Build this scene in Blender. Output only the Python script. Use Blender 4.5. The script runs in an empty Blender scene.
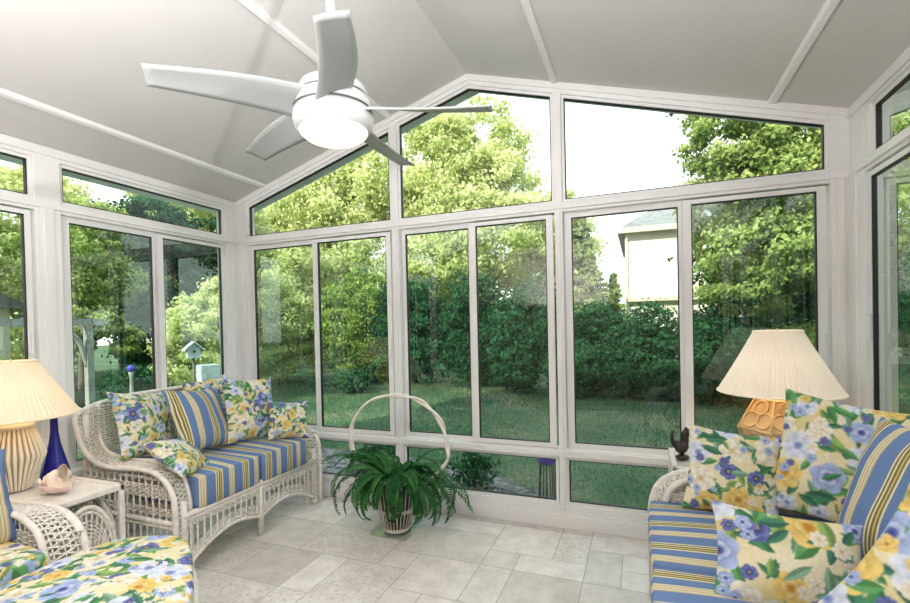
import bpy, bmesh, math, random
import numpy as np
from mathutils import Vector, Matrix, Euler
random.seed(7); RNG = np.random.default_rng(7)
PI = math.pi
sc = bpy.context.scene
COL = sc.collection
W = 4.338; RIDGE = 2.169; EAVE = 2.467; APEX = 3.118
SL = (APEX - EAVE) / RIDGE
def zc(x): return EAVE + SL * x if x <= RIDGE else APEX - SL * (x - RIDGE)

# ------------------------------------------------------------------ materials
def new_mat(name):
    m = bpy.data.materials.new(name); m.use_nodes = True
    nt = m.node_tree; b = nt.nodes['Principled BSDF']
    return m, nt, b
def nd(nt, t, **k):
    n = nt.nodes.new(t)
    for a, v in k.items(): setattr(n, a, v)
    return n
def simple(name, col, rough=.5, metal=0, spec=.5, noise=0, nscale=20, bump=0, emit=None, estr=0):
    m, nt, b = new_mat(name)
    b.inputs['Base Color'].default_value = (*col, 1)
    b.inputs['Roughness'].default_value = rough
    b.inputs['Metallic'].default_value = metal
    b.inputs['Specular IOR Level'].default_value = spec
    if noise or bump:
        tc = nd(nt, 'ShaderNodeTexCoord'); n = nd(nt, 'ShaderNodeTexNoise')
        n.inputs['Scale'].default_value = nscale; n.inputs['Detail'].default_value = 4
        nt.links.new(tc.outputs['Object'], n.inputs['Vector'])
        if noise:
            r = nd(nt, 'ShaderNodeValToRGB')
            r.color_ramp.elements[0].position = .3; r.color_ramp.elements[1].position = .7
            r.color_ramp.elements[0].color = (*[c * (1 - noise) for c in col], 1)
            r.color_ramp.elements[1].color = (*[min(1, c * (1 + noise)) for c in col], 1)
            nt.links.new(n.outputs['Fac'], r.inputs['Fac']); nt.links.new(r.outputs['Color'], b.inputs['Base Color'])
        if bump:
            bp = nd(nt, 'ShaderNodeBump'); bp.inputs['Strength'].default_value = bump; bp.inputs['Distance'].default_value = .003
            nt.links.new(n.outputs['Fac'], bp.inputs['Height']); nt.links.new(bp.outputs['Normal'], b.inputs['Normal'])
    if emit:
        b.inputs['Emission Color'].default_value = (*emit, 1); b.inputs['Emission Strength'].default_value = estr
    return m
M = {}
M['white'] = simple('white_aluminium', (.78, .775, .77), .38, noise=.02, nscale=3)
M['ceil'] = simple('ceiling_panel', (.60, .585, .575), .6, noise=.02, nscale=2)
M['gasket'] = simple('black_gasket', (.012, .014, .013), .5)
M['wicker'] = simple('white_wicker', (.70, .655, .585), .5, noise=.22, nscale=45)
M['cane'] = simple('whitewashed_cane', (.73, .685, .62), .42, noise=.12, nscale=25)
M['fanwhite'] = simple('fan_white', (.56, .565, .565), .35)
M['blade'] = simple('fan_blade_shaded', (.33, .35, .345), .45)  # white blades greyed: the shade on their unlit undersides is in the colour
M['bowl'] = simple('lit_bowl', (1, .95, .85), .4, emit=(1, .80, .50), estr=1.7)
M['soffit'] = simple('soffit_teal_grey', (.70, .78, .75), .7)
M['siding'] = simple('darkened_siding', (.22, .19, .165), .8, noise=.03, nscale=3)  # darkened to stand in for the unlit house interior and weaken pane reflections
M['roofing'] = simple('roof_shingle', (.17, .175, .18), .9, noise=.3, nscale=6)
M['bark'] = simple('bark', (.16, .13, .10), .9, noise=.35, nscale=14, bump=.6)
M['cobalt'] = None
M['shell'] = simple('conch_shell', (.84, .70, .56), .45, noise=.16, nscale=14, bump=.5)
M['shellpink'] = simple('shell_lip', (.86, .64, .60), .3)
M['dark'] = simple('dark_bronze', (.018, .013, .012), .5, bump=.6, nscale=40)
M['tan'] = simple('carved_tan', (.68, .47, .23), .5, noise=.12, nscale=18)
M['ceramic'] = simple('cream_ribbed', (.78, .70, .56), .5)
M['basecore'] = simple('lamp_core', (.36, .26, .15), .6)
M['soil'] = simple('soil', (.03, .022, .015), .95, bump=.8, nscale=60)
M['purple'] = simple('purple_cap', (.10, .05, .42), .4)
M['rod'] = simple('grey_rod', (.06, .07, .07), .5)
M['birdhouse'] = simple('birdhouse_white', (.40, .50, .52), .7, noise=.3, nscale=9)
M['gable'] = simple('cream_house', (.80, .75, .62), .8, noise=.05, nscale=2)
M['trimw'] = simple('house_trim', (.60, .52, .40), .7)
M['blueball'] = simple('blue_ball', (.08, .07, .5), .15)
M['arbor'] = simple('weathered_arbor', (.27, .29, .26), .8, noise=.2, nscale=9)
M['greenpot'] = simple('pot_dark', (.05, .05, .04), .7)

def glass_mat(name, tint, refl):
    m = bpy.data.materials.new(name); m.use_nodes = True; nt = m.node_tree; nt.nodes.clear()
    o = nd(nt, 'ShaderNodeOutputMaterial'); mx = nd(nt, 'ShaderNodeMixShader')
    t = nd(nt, 'ShaderNodeBsdfTransparent'); t.inputs['Color'].default_value = (*tint, 1)
    g = nd(nt, 'ShaderNodeBsdfGlossy'); g.inputs['Roughness'].default_value = .003; g.inputs['Color'].default_value = (.9, 1, .97, 1)
    f = nd(nt, 'ShaderNodeFresnel'); f.inputs['IOR'].default_value = refl
    geo = nd(nt, 'ShaderNodeNewGeometry')
    mm = nd(nt, 'ShaderNodeMath', operation='MINIMUM'); mm.inputs[1].default_value = .55
    nt.links.new(f.outputs[0], mm.inputs[0]); nt.links.new(mm.outputs[0], mx.inputs[0])
    nt.links.new(t.outputs[0], mx.inputs[1]); nt.links.new(g.outputs[0], mx.inputs[2])
    nt.links.new(mx.outputs[0], o.inputs[0]); return m
M['glass'] = glass_mat('window_glass', (.80, .915, .87), 1.85)
M['glasslow'] = glass_mat('low_glass', (.78, .89, .86), 1.5)
M['glasstop'] = glass_mat('transom_glass', (.93, .97, .95), 1.4)
M['dish'] = glass_mat('clear_dish', (.975, .985, .985), 1.16)
m, nt, b = new_mat('cobalt_glass'); b.inputs['Base Color'].default_value = (.012, .012, .20, 1); b.inputs['Roughness'].default_value = .06; M['cobalt'] = m

def shade_mat(name, col, estr, ecol):
    m, nt, b = new_mat(name)
    b.inputs['Base Color'].default_value = (*col, 1); b.inputs['Roughness'].default_value = .8
    b.inputs['Emission Color'].default_value = (*ecol, 1)
    tc = nd(nt, 'ShaderNodeTexCoord'); sp = nd(nt, 'ShaderNodeSeparateXYZ'); nt.links.new(tc.outputs['Generated'], sp.inputs[0])
    r = nd(nt, 'ShaderNodeValToRGB'); e = r.color_ramp.elements
    e[0].position = 0; e[0].color = (.55, .55, .55, 1); e[1].position = 1; e[1].color = (.5, .5, .5, 1)
    k = e.new(.55); k.color = (1, 1, 1, 1)
    mu = nd(nt, 'ShaderNodeMath', operation='MULTIPLY'); mu.inputs[1].default_value = estr
    nt.links.new(sp.outputs[2], r.inputs[0]); nt.links.new(r.outputs[0], mu.inputs[0]); nt.links.new(mu.outputs[0], b.inputs['Emission Strength'])
    return m
M['shadeR'] = shade_mat('lamp_shade_cream', (.82, .74, .62), .30, (1, .76, .50))
M['shadeL'] = shade_mat('lamp_shade_warm', (.72, .61, .45), .27, (1, .66, .34))

# striped fabric: constant along the other two axes of the object
def stripe_mat(name, axis, period, off=0.0):
    m, nt, b = new_mat(name)
    blue = (.14, .225, .42); cream = (.74, .67, .47); olive = (.19, .16, .045); gold = (.62, .49, .20); tan = (.55, .44, .24)
    segs = [(0, blue), (.26, cream), (.295, olive), (.33, cream), (.365, olive), (.41, gold), (.445, olive), (.48, cream), (.52, blue),
            (.74, cream), (.775, tan), (.81, cream), (.845, tan), (.88, cream), (.915, tan), (.95, blue)]
    tc = nd(nt, 'ShaderNodeTexCoord'); sp = nd(nt, 'ShaderNodeSeparateXYZ'); nt.links.new(tc.outputs['Object'], sp.inputs[0])
    d = nd(nt, 'ShaderNodeMath', operation='MULTIPLY_ADD'); d.inputs[1].default_value = 1 / period; d.inputs[2].default_value = off + 50
    fr = nd(nt, 'ShaderNodeMath', operation='FRACT')
    r = nd(nt, 'ShaderNodeValToRGB'); cr = r.color_ramp; cr.interpolation = 'CONSTANT'
    cr.elements[0].color = (*segs[0][1], 1); cr.elements[1].position = segs[1][0]; cr.elements[1].color = (*segs[1][1], 1)
    for p, c in segs[2:]:
        e = cr.elements.new(p); e.color = (*c, 1)
    nt.links.new(sp.outputs[axis], d.inputs[0]); nt.links.new(d.outputs[0], fr.inputs[0]); nt.links.new(fr.outputs[0], r.inputs[0])
    n = nd(nt, 'ShaderNodeTexNoise'); n.inputs['Scale'].default_value = 300; nt.links.new(tc.outputs['Object'], n.inputs['Vector'])
    mx = nd(nt, 'ShaderNodeMixRGB', blend_type='MULTIPLY'); mx.inputs[0].default_value = .25
    nt.links.new(r.outputs[0], mx.inputs[1]); nt.links.new(n.outputs['Fac'], mx.inputs[2]); 
    nt.links.new(mx.outputs[0], b.inputs['Base Color'])
    b.inputs['Roughness'].default_value = .85; b.inputs['Specular IOR Level'].default_value = .2
    return m
M['stripe_seat'] = stripe_mat('striped_seat_fabric', 1, .20, .1)
M['stripe_pillow'] = stripe_mat('striped_pillow_fabric', 0, .21, .30)
M['stripe_small'] = stripe_mat('striped_small_fabric', 0, .21, .13)

def attr_mat(name, rough=.8, mult=1.0):
    m, nt, b = new_mat(name)
    a = nd(nt, 'ShaderNodeAttribute', attribute_name='pattern')
    tc = nd(nt, 'ShaderNodeTexCoord'); n = nd(nt, 'ShaderNodeTexNoise'); n.inputs['Scale'].default_value = 120
    nt.links.new(tc.outputs['Object'], n.inputs['Vector'])
    mx = nd(nt, 'ShaderNodeMixRGB', blend_type='MULTIPLY'); mx.inputs[0].default_value = .25
    nt.links.new(a.outputs['Color'], mx.inputs[1]); nt.links.new(n.outputs['Fac'], mx.inputs[2])
    nt.links.new(mx.outputs[0], b.inputs['Base Color']); b.inputs['Roughness'].default_value = rough; b.inputs['Specular IOR Level'].default_value = .2
    return m
M['floral'] = attr_mat('floral_chintz')

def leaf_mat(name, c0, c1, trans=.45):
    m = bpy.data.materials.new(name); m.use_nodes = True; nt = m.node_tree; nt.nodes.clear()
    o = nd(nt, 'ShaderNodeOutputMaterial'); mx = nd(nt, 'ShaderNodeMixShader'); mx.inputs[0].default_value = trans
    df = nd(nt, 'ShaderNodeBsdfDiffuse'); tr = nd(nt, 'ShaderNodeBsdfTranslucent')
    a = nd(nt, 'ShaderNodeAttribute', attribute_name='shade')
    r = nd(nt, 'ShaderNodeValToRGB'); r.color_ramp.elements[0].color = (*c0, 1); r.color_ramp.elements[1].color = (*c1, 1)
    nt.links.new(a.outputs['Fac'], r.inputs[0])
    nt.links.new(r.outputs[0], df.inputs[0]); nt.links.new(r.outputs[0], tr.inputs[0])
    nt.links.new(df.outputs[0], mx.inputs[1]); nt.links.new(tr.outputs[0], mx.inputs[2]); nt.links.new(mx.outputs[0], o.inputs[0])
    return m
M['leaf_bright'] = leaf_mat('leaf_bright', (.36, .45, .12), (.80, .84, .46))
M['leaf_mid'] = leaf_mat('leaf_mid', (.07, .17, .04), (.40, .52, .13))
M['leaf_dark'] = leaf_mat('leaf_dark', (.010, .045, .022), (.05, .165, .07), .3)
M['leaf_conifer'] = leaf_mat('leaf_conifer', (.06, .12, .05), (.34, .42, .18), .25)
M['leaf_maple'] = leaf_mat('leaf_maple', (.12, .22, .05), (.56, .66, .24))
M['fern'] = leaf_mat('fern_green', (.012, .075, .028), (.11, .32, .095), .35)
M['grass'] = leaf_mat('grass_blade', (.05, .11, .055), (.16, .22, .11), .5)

# floor tiles
m, nt, b = new_mat('stone_tile')
a = nd(nt, 'ShaderNodeAttribute', attribute_name='pattern'); tc = nd(nt, 'ShaderNodeTexCoord')
n1 = nd(nt, 'ShaderNodeTexNoise'); n1.inputs['Scale'].default_value = 9; n1.inputs['Detail'].default_value = 8; n1.inputs['Roughness'].default_value = .7
n2 = nd(nt, 'ShaderNodeTexNoise'); n2.inputs['Scale'].default_value = 45; n2.inputs['Detail'].default_value = 6
for n in (n1, n2): nt.links.new(tc.outputs['Object'], n.inputs['Vector'])
r1 = nd(nt, 'ShaderNodeValToRGB'); r1.color_ramp.elements[0].position = .35; r1.color_ramp.elements[0].color = (.80, .77, .73, 1); r1.color_ramp.elements[1].position = .62; r1.color_ramp.elements[1].color = (1, 1, 1, 1)
r2 = nd(nt, 'ShaderNodeValToRGB'); r2.color_ramp.elements[0].position = .36; r2.color_ramp.elements[0].color = (.80, .76, .71, 1); r2.color_ramp.elements[1].position = .5; r2.color_ramp.elements[1].color = (1, 1, 1, 1)
mx = nd(nt, 'ShaderNodeMixRGB', blend_type='MULTIPLY'); mx.inputs[0].default_value = 1
mx2 = nd(nt, 'ShaderNodeMixRGB', blend_type='MULTIPLY')
nt.links.new(n1.outputs['Fac'], r1.inputs[0]); nt.links.new(n2.outputs['Fac'], r2.inputs[0])
nt.links.new(a.outputs['Color'], mx.inputs[1]); nt.links.new(r1.outputs[0], mx.inputs[2])
nt.links.new(mx.outputs[0], mx2.inputs[1]); nt.links.new(r2.outputs[0], mx2.inputs[2]); nt.links.new(a.outputs['Alpha'], mx2.inputs[0])
nt.links.new(mx2.outputs[0], b.inputs['Base Color']); b.inputs['Roughness'].default_value = .28
bp = nd(nt, 'ShaderNodeBump'); bp.inputs['Strength'].default_value = .15; bp.inputs['Distance'].default_value = .002
nt.links.new(n2.outputs['Fac'], bp.inputs['Height']); nt.links.new(bp.outputs['Normal'], b.inputs['Normal'])
M['tile'] = m
M['grout'] = simple('grout', (.36, .34, .31), .8)
# lawn & mulch
def ground_mat(name, c0, c1, c2, s):
    m, nt, b = new_mat(name); tc = nd(nt, 'ShaderNodeTexCoord')
    n = nd(nt, 'ShaderNodeTexNoise'); n.inputs['Scale'].default_value = s; n.inputs['Detail'].default_value = 8
    n2 = nd(nt, 'ShaderNodeTexNoise'); n2.inputs['Scale'].default_value = s * 30; n2.inputs['Detail'].default_value = 3
    r = nd(nt, 'ShaderNodeValToRGB'); r.color_ramp.elements[0].position = .3; r.color_ramp.elements[0].color = (*c0, 1)
    r.color_ramp.elements[1].position = .72; r.color_ramp.elements[1].color = (*c2, 1); e = r.color_ramp.elements.new(.5); e.color = (*c1, 1)
    mx = nd(nt, 'ShaderNodeMixRGB', blend_type='OVERLAY'); mx.inputs[0].default_value = .7
    for q in (n, n2): nt.links.new(tc.outputs['Object'], q.inputs['Vector'])
    nt.links.new(n.outputs['Fac'], r.inputs[0]); nt.links.new(r.outputs[0], mx.inputs[1]); nt.links.new(n2.outputs['Fac'], mx.inputs[2])
    nt.links.new(mx.outputs[0], b.inputs['Base Color']); b.inputs['Roughness'].default_value = .95; b.inputs['Specular IOR Level'].default_value = .1
    return m
M['lawn'] = ground_mat('lawn_ground', (.035, .09, .045), (.075, .14, .07), (.20, .19, .12), .9)
M['mulch'] = ground_mat('mulch', (.04, .04, .036), (.15, .145, .14), (.34, .33, .32), 12)

# ------------------------------------------------------------------ mesh helpers
def empty(name, loc=(0, 0, 0), rot=(0, 0, 0)):
    o = bpy.data.objects.new(name, None); o.location = loc; o.rotation_euler = rot; o.empty_display_size = .1
    COL.objects.link(o); return o
def tag(o, label=None, cat=None, group=None, kind=None):
    if label: o['label'] = label
    if cat: o['category'] = cat
    if group: o['group'] = group
    if kind: o['kind'] = kind
    return o
def from_np(name, V, F, mat, parent=None, smooth=False, colattr=None, cname='pattern', fac=None):
    me = bpy.data.meshes.new(name)
    V = np.asarray(V, float); F = np.asarray(F, int); k = F.shape[1]
    me.vertices.add(len(V)); me.vertices.foreach_set('co', V.ravel())
    me.loops.add(F.size); me.loops.foreach_set('vertex_index', F.ravel())
    me.polygons.add(len(F)); me.polygons.foreach_set('loop_start', np.arange(0, F.size, k))
    me.polygons.foreach_set('loop_total', np.full(len(F), k))
    me.update(calc_edges=True)
    if smooth: me.polygons.foreach_set('use_smooth', np.ones(len(F), bool))
    if colattr is not None:
        a = me.color_attributes.new(cname, 'FLOAT_COLOR', 'POINT')
        c = np.ones((len(V), 4)); c[:, :colattr.shape[1]] = colattr; a.data.foreach_set('color', c.ravel())
    if fac is not None:
        a = me.attributes.new('shade', 'FLOAT', 'POINT'); a.data.foreach_set('value', np.asarray(fac, float))
    me.materials.append(mat)
    o = bpy.data.objects.new(name, me); COL.objects.link(o)
    if parent: o.parent = parent
    return o
class MB:
    def __init__(s): s.v = []; s.f = []
    def add(s, V, F):
        n = len(s.v); s.v += [tuple(map(float, p)) for p in V]; s.f += [tuple(i + n for i in f) for f in F]; return s
    def box(s, a, b):
        (x0, y0, z0), (x1, y1, z1) = a, b
        return s.add([(x0, y0, z0), (x1, y0, z0), (x1, y1, z0), (x0, y1, z0), (x0, y0, z1), (x1, y0, z1), (x1, y1, z1), (x0, y1, z1)],
              [(0, 3, 2, 1), (4, 5, 6, 7), (0, 1, 5, 4), (1, 2, 6, 5), (2, 3, 7, 6), (3, 0, 4, 7)])
    def prism(s, poly, ext):   # poly: 3D points, ext: vector
        n = len(poly); e = np.array(ext); P = [np.array(p, float) for p in poly]
        return s.add(P + [p + e for p in P], [tuple(range(n))[::-1], tuple(range(n, 2 * n))] + [(i, (i + 1) % n, n + (i + 1) % n, n + i) for i in range(n)])
    def ring(s, outer, inner, ext):
        n = len(outer); e = np.array(ext); P = [np.array(p, float) for p in outer] + [np.array(p, float) for p in inner]; P = P + [p + e for p in P]
        F = []
        for i in range(n):
            j = (i + 1) % n
            F += [(i, j, n + j, n + i), (2 * n + j, 2 * n + i, 3 * n + i, 3 * n + j), (i, 2 * n + i, 2 * n + j, j), (n + j, 3 * n + j, 3 * n + i, n + i)]
        return s.add(P, F)
    def tube(s, path, r, n=8, closed=False, caps=True):
        P = [Vector(p) for p in path]; m = len(P); R = r if hasattr(r, '__len__') else [r] * m
        V = []; F = []
        up = None
        for i, p in enumerate(P):
            a = P[i - 1] if (i > 0 or closed) else p; c = P[(i + 1) % m] if (i < m - 1 or closed) else p
            t = (c - a)
            if t.length < 1e-9: t = Vector((0, 0, 1))
            t.normalize()
            if up is None:
                up = Vector((0, 0, 1)) if abs(t.z) < .9 else Vector((1, 0, 0))
            u = up - t * up.dot(t)
            if u.length < 1e-6: u = t.orthogonal()
            u.normalize(); w = t.cross(u); up = u
            for k in range(n):
                g = 2 * PI * k / n; V.append(p + (u * math.cos(g) + w * math.sin(g)) * R[i])
        for i in range(m if closed else m - 1):
            j = (i + 1) % m
            for k in range(n):
                l = (k + 1) % n; F.append((i * n + k, i * n + l, j * n + l, j * n + k))
        if caps and not closed: F += [tuple(range(n))[::-1], tuple(range((m - 1) * n, m * n))]
        return s.add(V, F)
    def lathe(s, prof, n=32, c=(0, 0, 0), cap=True, flute=0, nf=0):
        V = []; F = []; m = len(prof)
        for (r, z) in prof:
            for k in range(n):
                g = 2 * PI * k / n; rr = r * (1 + flute * math.cos(nf * g)) if flute else r
                V.append((c[0] + rr * math.cos(g), c[1] + rr * math.sin(g), c[2] + z))
        for i in range(m - 1):
            for k in range(n):
                l = (k + 1) % n; F.append((i * n + k, i * n + l, (i + 1) * n + l, (i + 1) * n + k))
        if cap: F += [tuple(range(n))[::-1], tuple(range((m - 1) * n, m * n))]
        return s.add(V, F)
    def ball(s, c, r, nu=12, nv=8):
        if not hasattr(r, '__len__'): r = (r, r, r)
        pr = [(math.sin(PI * (j + .02) / (nv + .04)), -math.cos(PI * (j + .02) / (nv + .04))) for j in range(nv + 1)]
        n0 = len(s.v); s.lathe([(a, z) for a, z in pr], nu)
        for i in range(n0, len(s.v)):
            p = s.v[i]; s.v[i] = (c[0] + p[0] * r[0], c[1] + p[1] * r[1], c[2] + p[2] * r[2])
        return s
    def map(s, fn): s.v = [fn(*p) for p in s.v]; return s
    def build(s, name, mat, parent=None, smooth=False, fixn=True, bevel=0):
        me = bpy.data.meshes.new(name); me.from_pydata(s.v, [], s.f)
        if fixn:
            bm = bmesh.new(); bm.from_mesh(me); bmesh.ops.recalc_face_normals(bm, faces=bm.faces)
            bm.to_mesh(me); bm.free()
        if smooth: me.polygons.foreach_set('use_smooth', np.ones(len(me.polygons), bool))
        me.materials.append(mat); o = bpy.data.objects.new(name, me); COL.objects.link(o)
        if parent: o.parent = parent
        if bevel:
            bv = o.modifiers.new('bevel', 'BEVEL'); bv.width = bevel; bv.segments = 2; bv.limit_method = 'ANGLE'
        return o
def smooth_path(pts, n=8, closed=False):
    P = [np.array(p, float) for p in pts]; m = len(P); out = []
    for i in range(m if closed else m - 1):
        if closed: a, b_, c, d = P[i - 1], P[i], P[(i + 1) % m], P[(i + 2) % m]
        else: a, b_, c, d = P[max(i - 1, 0)], P[i], P[i + 1], P[min(i + 2, m - 1)]
        for k in range(n):
            t = k / n
            out.append(.5 * ((2 * b_) + (-a + c) * t + (2 * a - 5 * b_ + 4 * c - d) * t * t + (-a + 3 * b_ - 3 * c + d) * t ** 3))
    if not closed: out.append(P[-1])
    return out
def resample(path, n):
    P = np.array([np.array(p, float) for p in path]); L = np.r_[0, np.cumsum(np.linalg.norm(np.diff(P, axis=0), axis=1))]
    t = np.linspace(0, L[-1], n); return np.stack([np.interp(t, L, P[:, i]) for i in range(3)], 1)
def dup(root):
    r = root.copy(); COL.objects.link(r)
    for ch in list(root.children):
        c = ch.copy(); COL.objects.link(c); c.parent = r
        for g in list(ch.children):
            d = g.copy(); COL.objects.link(d); d.parent = c
    return r

# ------------------------------------------------------------------ room shell
Tm = {'B': lambda u, d, z: (u, d, z), 'L': lambda u, d, z: (-d, u, z), 'R': lambda u, d, z: (W + d, u, z)}
YF = -4.2     # wall behind the camera
D = .10       # frame depth
# floor: ashlar of mixed tile sizes, one mesh
def make_floor():
    g = .187; nx, ny = 26, 24; x0, y0 = -.02, YF
    occ = np.zeros((nx, ny), bool); V = []; F = []; C = []
    rr = random.Random(5)
    for j in range(ny):
        for i in range(nx):
            if occ[i, j]: continue
            opts = [(2, 2)] * 5 + [(2, 1)] * 3 + [(1, 2)] * 3 + [(1, 1)] * 3 + [(3, 2)] * 3 + [(2, 3)] * 2
            rr.shuffle(opts); opts.append((1, 1))
            for a, b_ in opts:
                if i + a <= nx and j + b_ <= ny and not occ[i:i + a, j:j + b_].any(): break
            occ[i:i + a, j:j + b_] = True
            e = .0022
            X0, X1, Y0, Y1 = x0 + i * g + e, x0 + (i + a) * g - e, y0 + j * g + e, y0 + (j + b_) * g - e
            X0, X1 = max(X0, 0), min(X1, W); Y0, Y1 = max(Y0, YF), min(Y1, 0)
            if X1 - X0 < .01 or Y1 - Y0 < .01: continue
            k = len(V); V += [(X0, Y0, 0), (X1, Y0, 0), (X1, Y1, 0), (X0, Y1, 0)]; F.append((k, k + 1, k + 2, k + 3))
            t = rr.random(); base = np.array([.76, .715, .675]) * (.79 + .30 * t) + np.array([.0, -.005, -.015]) * rr.random()
            al = rr.choice([0, .15, .3, .9]) if a * b_ > 1 else 0
            if al > .8: base *= .96
            C += [(*base, al)] * 4
    o = from_np('floor', V, F, M['tile'], colattr=np.array(C)); o['kind'] = 'structure'
    mb = MB().box((-.1, YF, -.06), (W + .1, .1, -.0015)); s_ = mb.build('floor_grout', M['grout']); s_['kind'] = 'structure'
make_floor()
# ceiling: two sloped slabs and battens
mb = MB()
mb.prism([(0, YF, EAVE), (RIDGE, YF, APEX), (RIDGE, YF, APEX + .1), (0, YF, EAVE + .1)], (0, -YF, 0))
mb.prism([(RIDGE, YF, APEX), (W, YF, EAVE), (W, YF, EAVE + .1), (RIDGE, YF, APEX + .1)], (0, -YF, 0))
tag(mb.build('ceiling', M['ceil']), kind='structure')
for i, x in enumerate((.337, 1.545, 2.775, 3.983)):
    mb = MB(); h = .017; w = .021
    mb.prism([(x - w, YF, zc(x - w) - h * .55), (x - w * .6, YF, zc(x - w * .6) - h), (x + w * .6, YF, zc(x + w * .6) - h), (x + w, YF, zc(x + w) - h * .55), (x + w, YF, zc(x + w) + .005), (x - w, YF, zc(x - w) + .005)], (0, -YF - .001, 0))
    tag(mb.build('trim_%d' % (i + 1), M['white']), kind='structure')
# outside roof slab and overhang
mb = MB(); ov = .24; oy = .28
def roofz(x): return zc(x) if 0 <= x <= W else EAVE - SL * (-x if x < 0 else x - W)
for xa, xb in ((-ov, RIDGE), (RIDGE, W + ov)):
    za, zb = (EAVE - SL * ov, APEX) if xa < 0 else (APEX, EAVE - SL * ov)
    mb.prism([(xa, YF, za + .11), (xb, YF, zb + .11), (xb, YF, zb + .2), (xa, YF, za + .2)], (0, oy - YF, 0))
    mb.prism([(xa, .1, za - .005), (xb, .1, zb - .005), (xb, .1, zb + .11), (xa, .1, za + .11)], (0, oy - .1, 0))
mb.box((-ov, YF, EAVE - SL * ov - .0), (-.1, .1, EAVE - SL * ov + .11)); mb.box((W + .1, YF, EAVE - SL * ov - .0), (W + ov, .1, EAVE - SL * ov + .11))
tag(mb.build('roof', M['soffit']), kind='structure')

# wall frames
BAYS_B = [(.109, 1.533), (1.593, 2.758), (2.81, 4.25)]
SLB = [[(.1397, .7701), (.8399, 1.4775)], [(1.6264, 2.1336), (2.199, 2.6988)], [(2.8586, 3.4999), (3.5677, 4.1913)]]
TRB = [(.1269, 1.5155), (1.6108, 2.7402), (2.8277, 4.2315)]
BAYS_L = [(-1.345, -.12), (-2.705, -1.478), (-4.05, -2.838)]
SLL = [[(-1.2786, -.7409), (-.6818, -.16)], [(-2.64, -2.10), (-2.045, -1.525)], [(-4.0, -3.46), (-3.405, -2.885)]]
TRL = [(-1.323, -.1395), (-2.683, -1.4995), (-4.03, -2.86)]
BAYS_R = [(-1.44, -.165), (-2.80, -1.56), (-4.05, -2.92)]
SLR = [[(-1.38, -.82), (-.76, -.20)], [(-2.74, -2.2), (-2.14, -1.62)], [(-4.0, -3.5), (-3.44, -2.97)]]
TRR = [(-1.41, -.2313), (-2.78, -1.59), (-4.03, -2.94)]
Z_S0, Z_S1 = .515, 2.085      # slider opening
Z_T0 = 2.1665; OT = .018
Z_L0, Z_L1 = .1621, .4426
GT = .087                      # glass top below the ceiling line
def wall(name, wl, bays, tr, u_lo, u_hi, ztop, zt1):
    T = Tm[wl]; mb = MB()
    def slab(poly, d0=0, d1=D): mb.prism([(u, d0, z) for u, z in poly], (0, d1 - d0, 0))
    def rect(u0, u1, z0, z1, d0=0, d1=D): slab([(u0, z0), (u1, z0), (u1, z1), (u0, z1)], d0, d1)
    B_ = sorted(bays); edges = [u_lo] + [e for b in B_ for e in b] + [u_hi]
    for i in range(0, len(edges), 2):
        a, b = edges[i], edges[i + 1]; rect(a, b, 0, min(ztop(a), ztop(b)) if wl == 'B' else ztop(a))
        if wl == 'B': slab([(a, min(ztop(a), ztop(b))), (b, min(ztop(a), ztop(b))), (b, ztop(b)), (a, ztop(a))])
        # raised cover strips with shadow lines on the posts
        if b - a > .05:
            w = (b - a)
            rect(a + w * .30, b - w * .30, .095, Z_S1 + .025, -.010, .004)
    rect(u_lo + .001, u_hi - .001, .001, Z_L0 - OT, .003, D - .003); rect(u_lo + .001, u_hi - .001, Z_L1 + OT, Z_S0, .003, D - .003); rect(u_lo + .001, u_hi - .001, Z_S1, Z_T0 - OT, .003, D - .003)
    # stepped rails and sill
    rect(u_lo, u_hi, Z_S1 + .018, Z_T0 - OT - .012, -.012, .006)
    rect(u_lo, u_hi, Z_L1 + OT + .004, Z_S0 - .008, -.008, .006)
    rect(u_lo, u_hi, .0, .085, -.03, .006); rect(u_lo, u_hi, .08, .10, -.018, .006)
    for (t0, t1), (b0, b1) in zip(sorted(tr), B_):
        # transom openings are narrower or wider than the slider bays: fill side strips
        if t0 - OT > b0: rect(b0 - .01, t0 - OT, Z_T0 - OT - .01, ztop((b0 + t0) / 2) - .03, .002, D - .002)
        if b1 > t1 + OT: rect(t1 + OT, b1 + .01, Z_T0 - OT - .01, ztop((b1 + t1) / 2) - .03, .002, D - .002)
        if wl == 'B':
            pts = [t0 - OT] + ([RIDGE] if t0 < RIDGE < t1 else []) + [t1 + OT]
            for a, b in zip(pts, pts[1:]):
                slab([(a, zt1(a) + OT), (b, zt1(b) + OT), (b, ztop(b)), (a, ztop(a))], .0015, D - .0015)
        else: rect(t0 - OT - .01, t1 + OT + .01, zt1(0) + OT, ztop(0) - .001, .0015, D - .0015)
    if wl == 'B':
        for a, b in ((0, RIDGE), (RIDGE, W)):
            slab([(a, ztop(a) - .042), (b, ztop(b) - .042), (b, ztop(b)), (a, ztop(a))], -.014, .005)
    else: rect(u_lo, u_hi, ztop(0) - .05, ztop(0), -.014, .005)
    mb.map(T); tag(mb.build(name, M['white'], bevel=.003), kind='structure')
ztB = lambda u: zc(u) - GT
wall('wall_back', 'B', BAYS_B, TRB, 0, W, zc, ztB)
ztL = lambda u: 2.3764
ztR = lambda u: 2.388
wall('wall_left', 'L', BAYS_L, TRL, YF, D, lambda u: EAVE, ztL)
wall('wall_right', 'R', BAYS_R, TRR, YF, D, lambda u: EAVE, ztR)
# wall behind the camera (the house the sunroom is built against)
mb = MB().box((-3.4, -11, -.25), (12, YF, 7.6))
tag(mb.build('wall_front', M['siding']), kind='structure')

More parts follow.
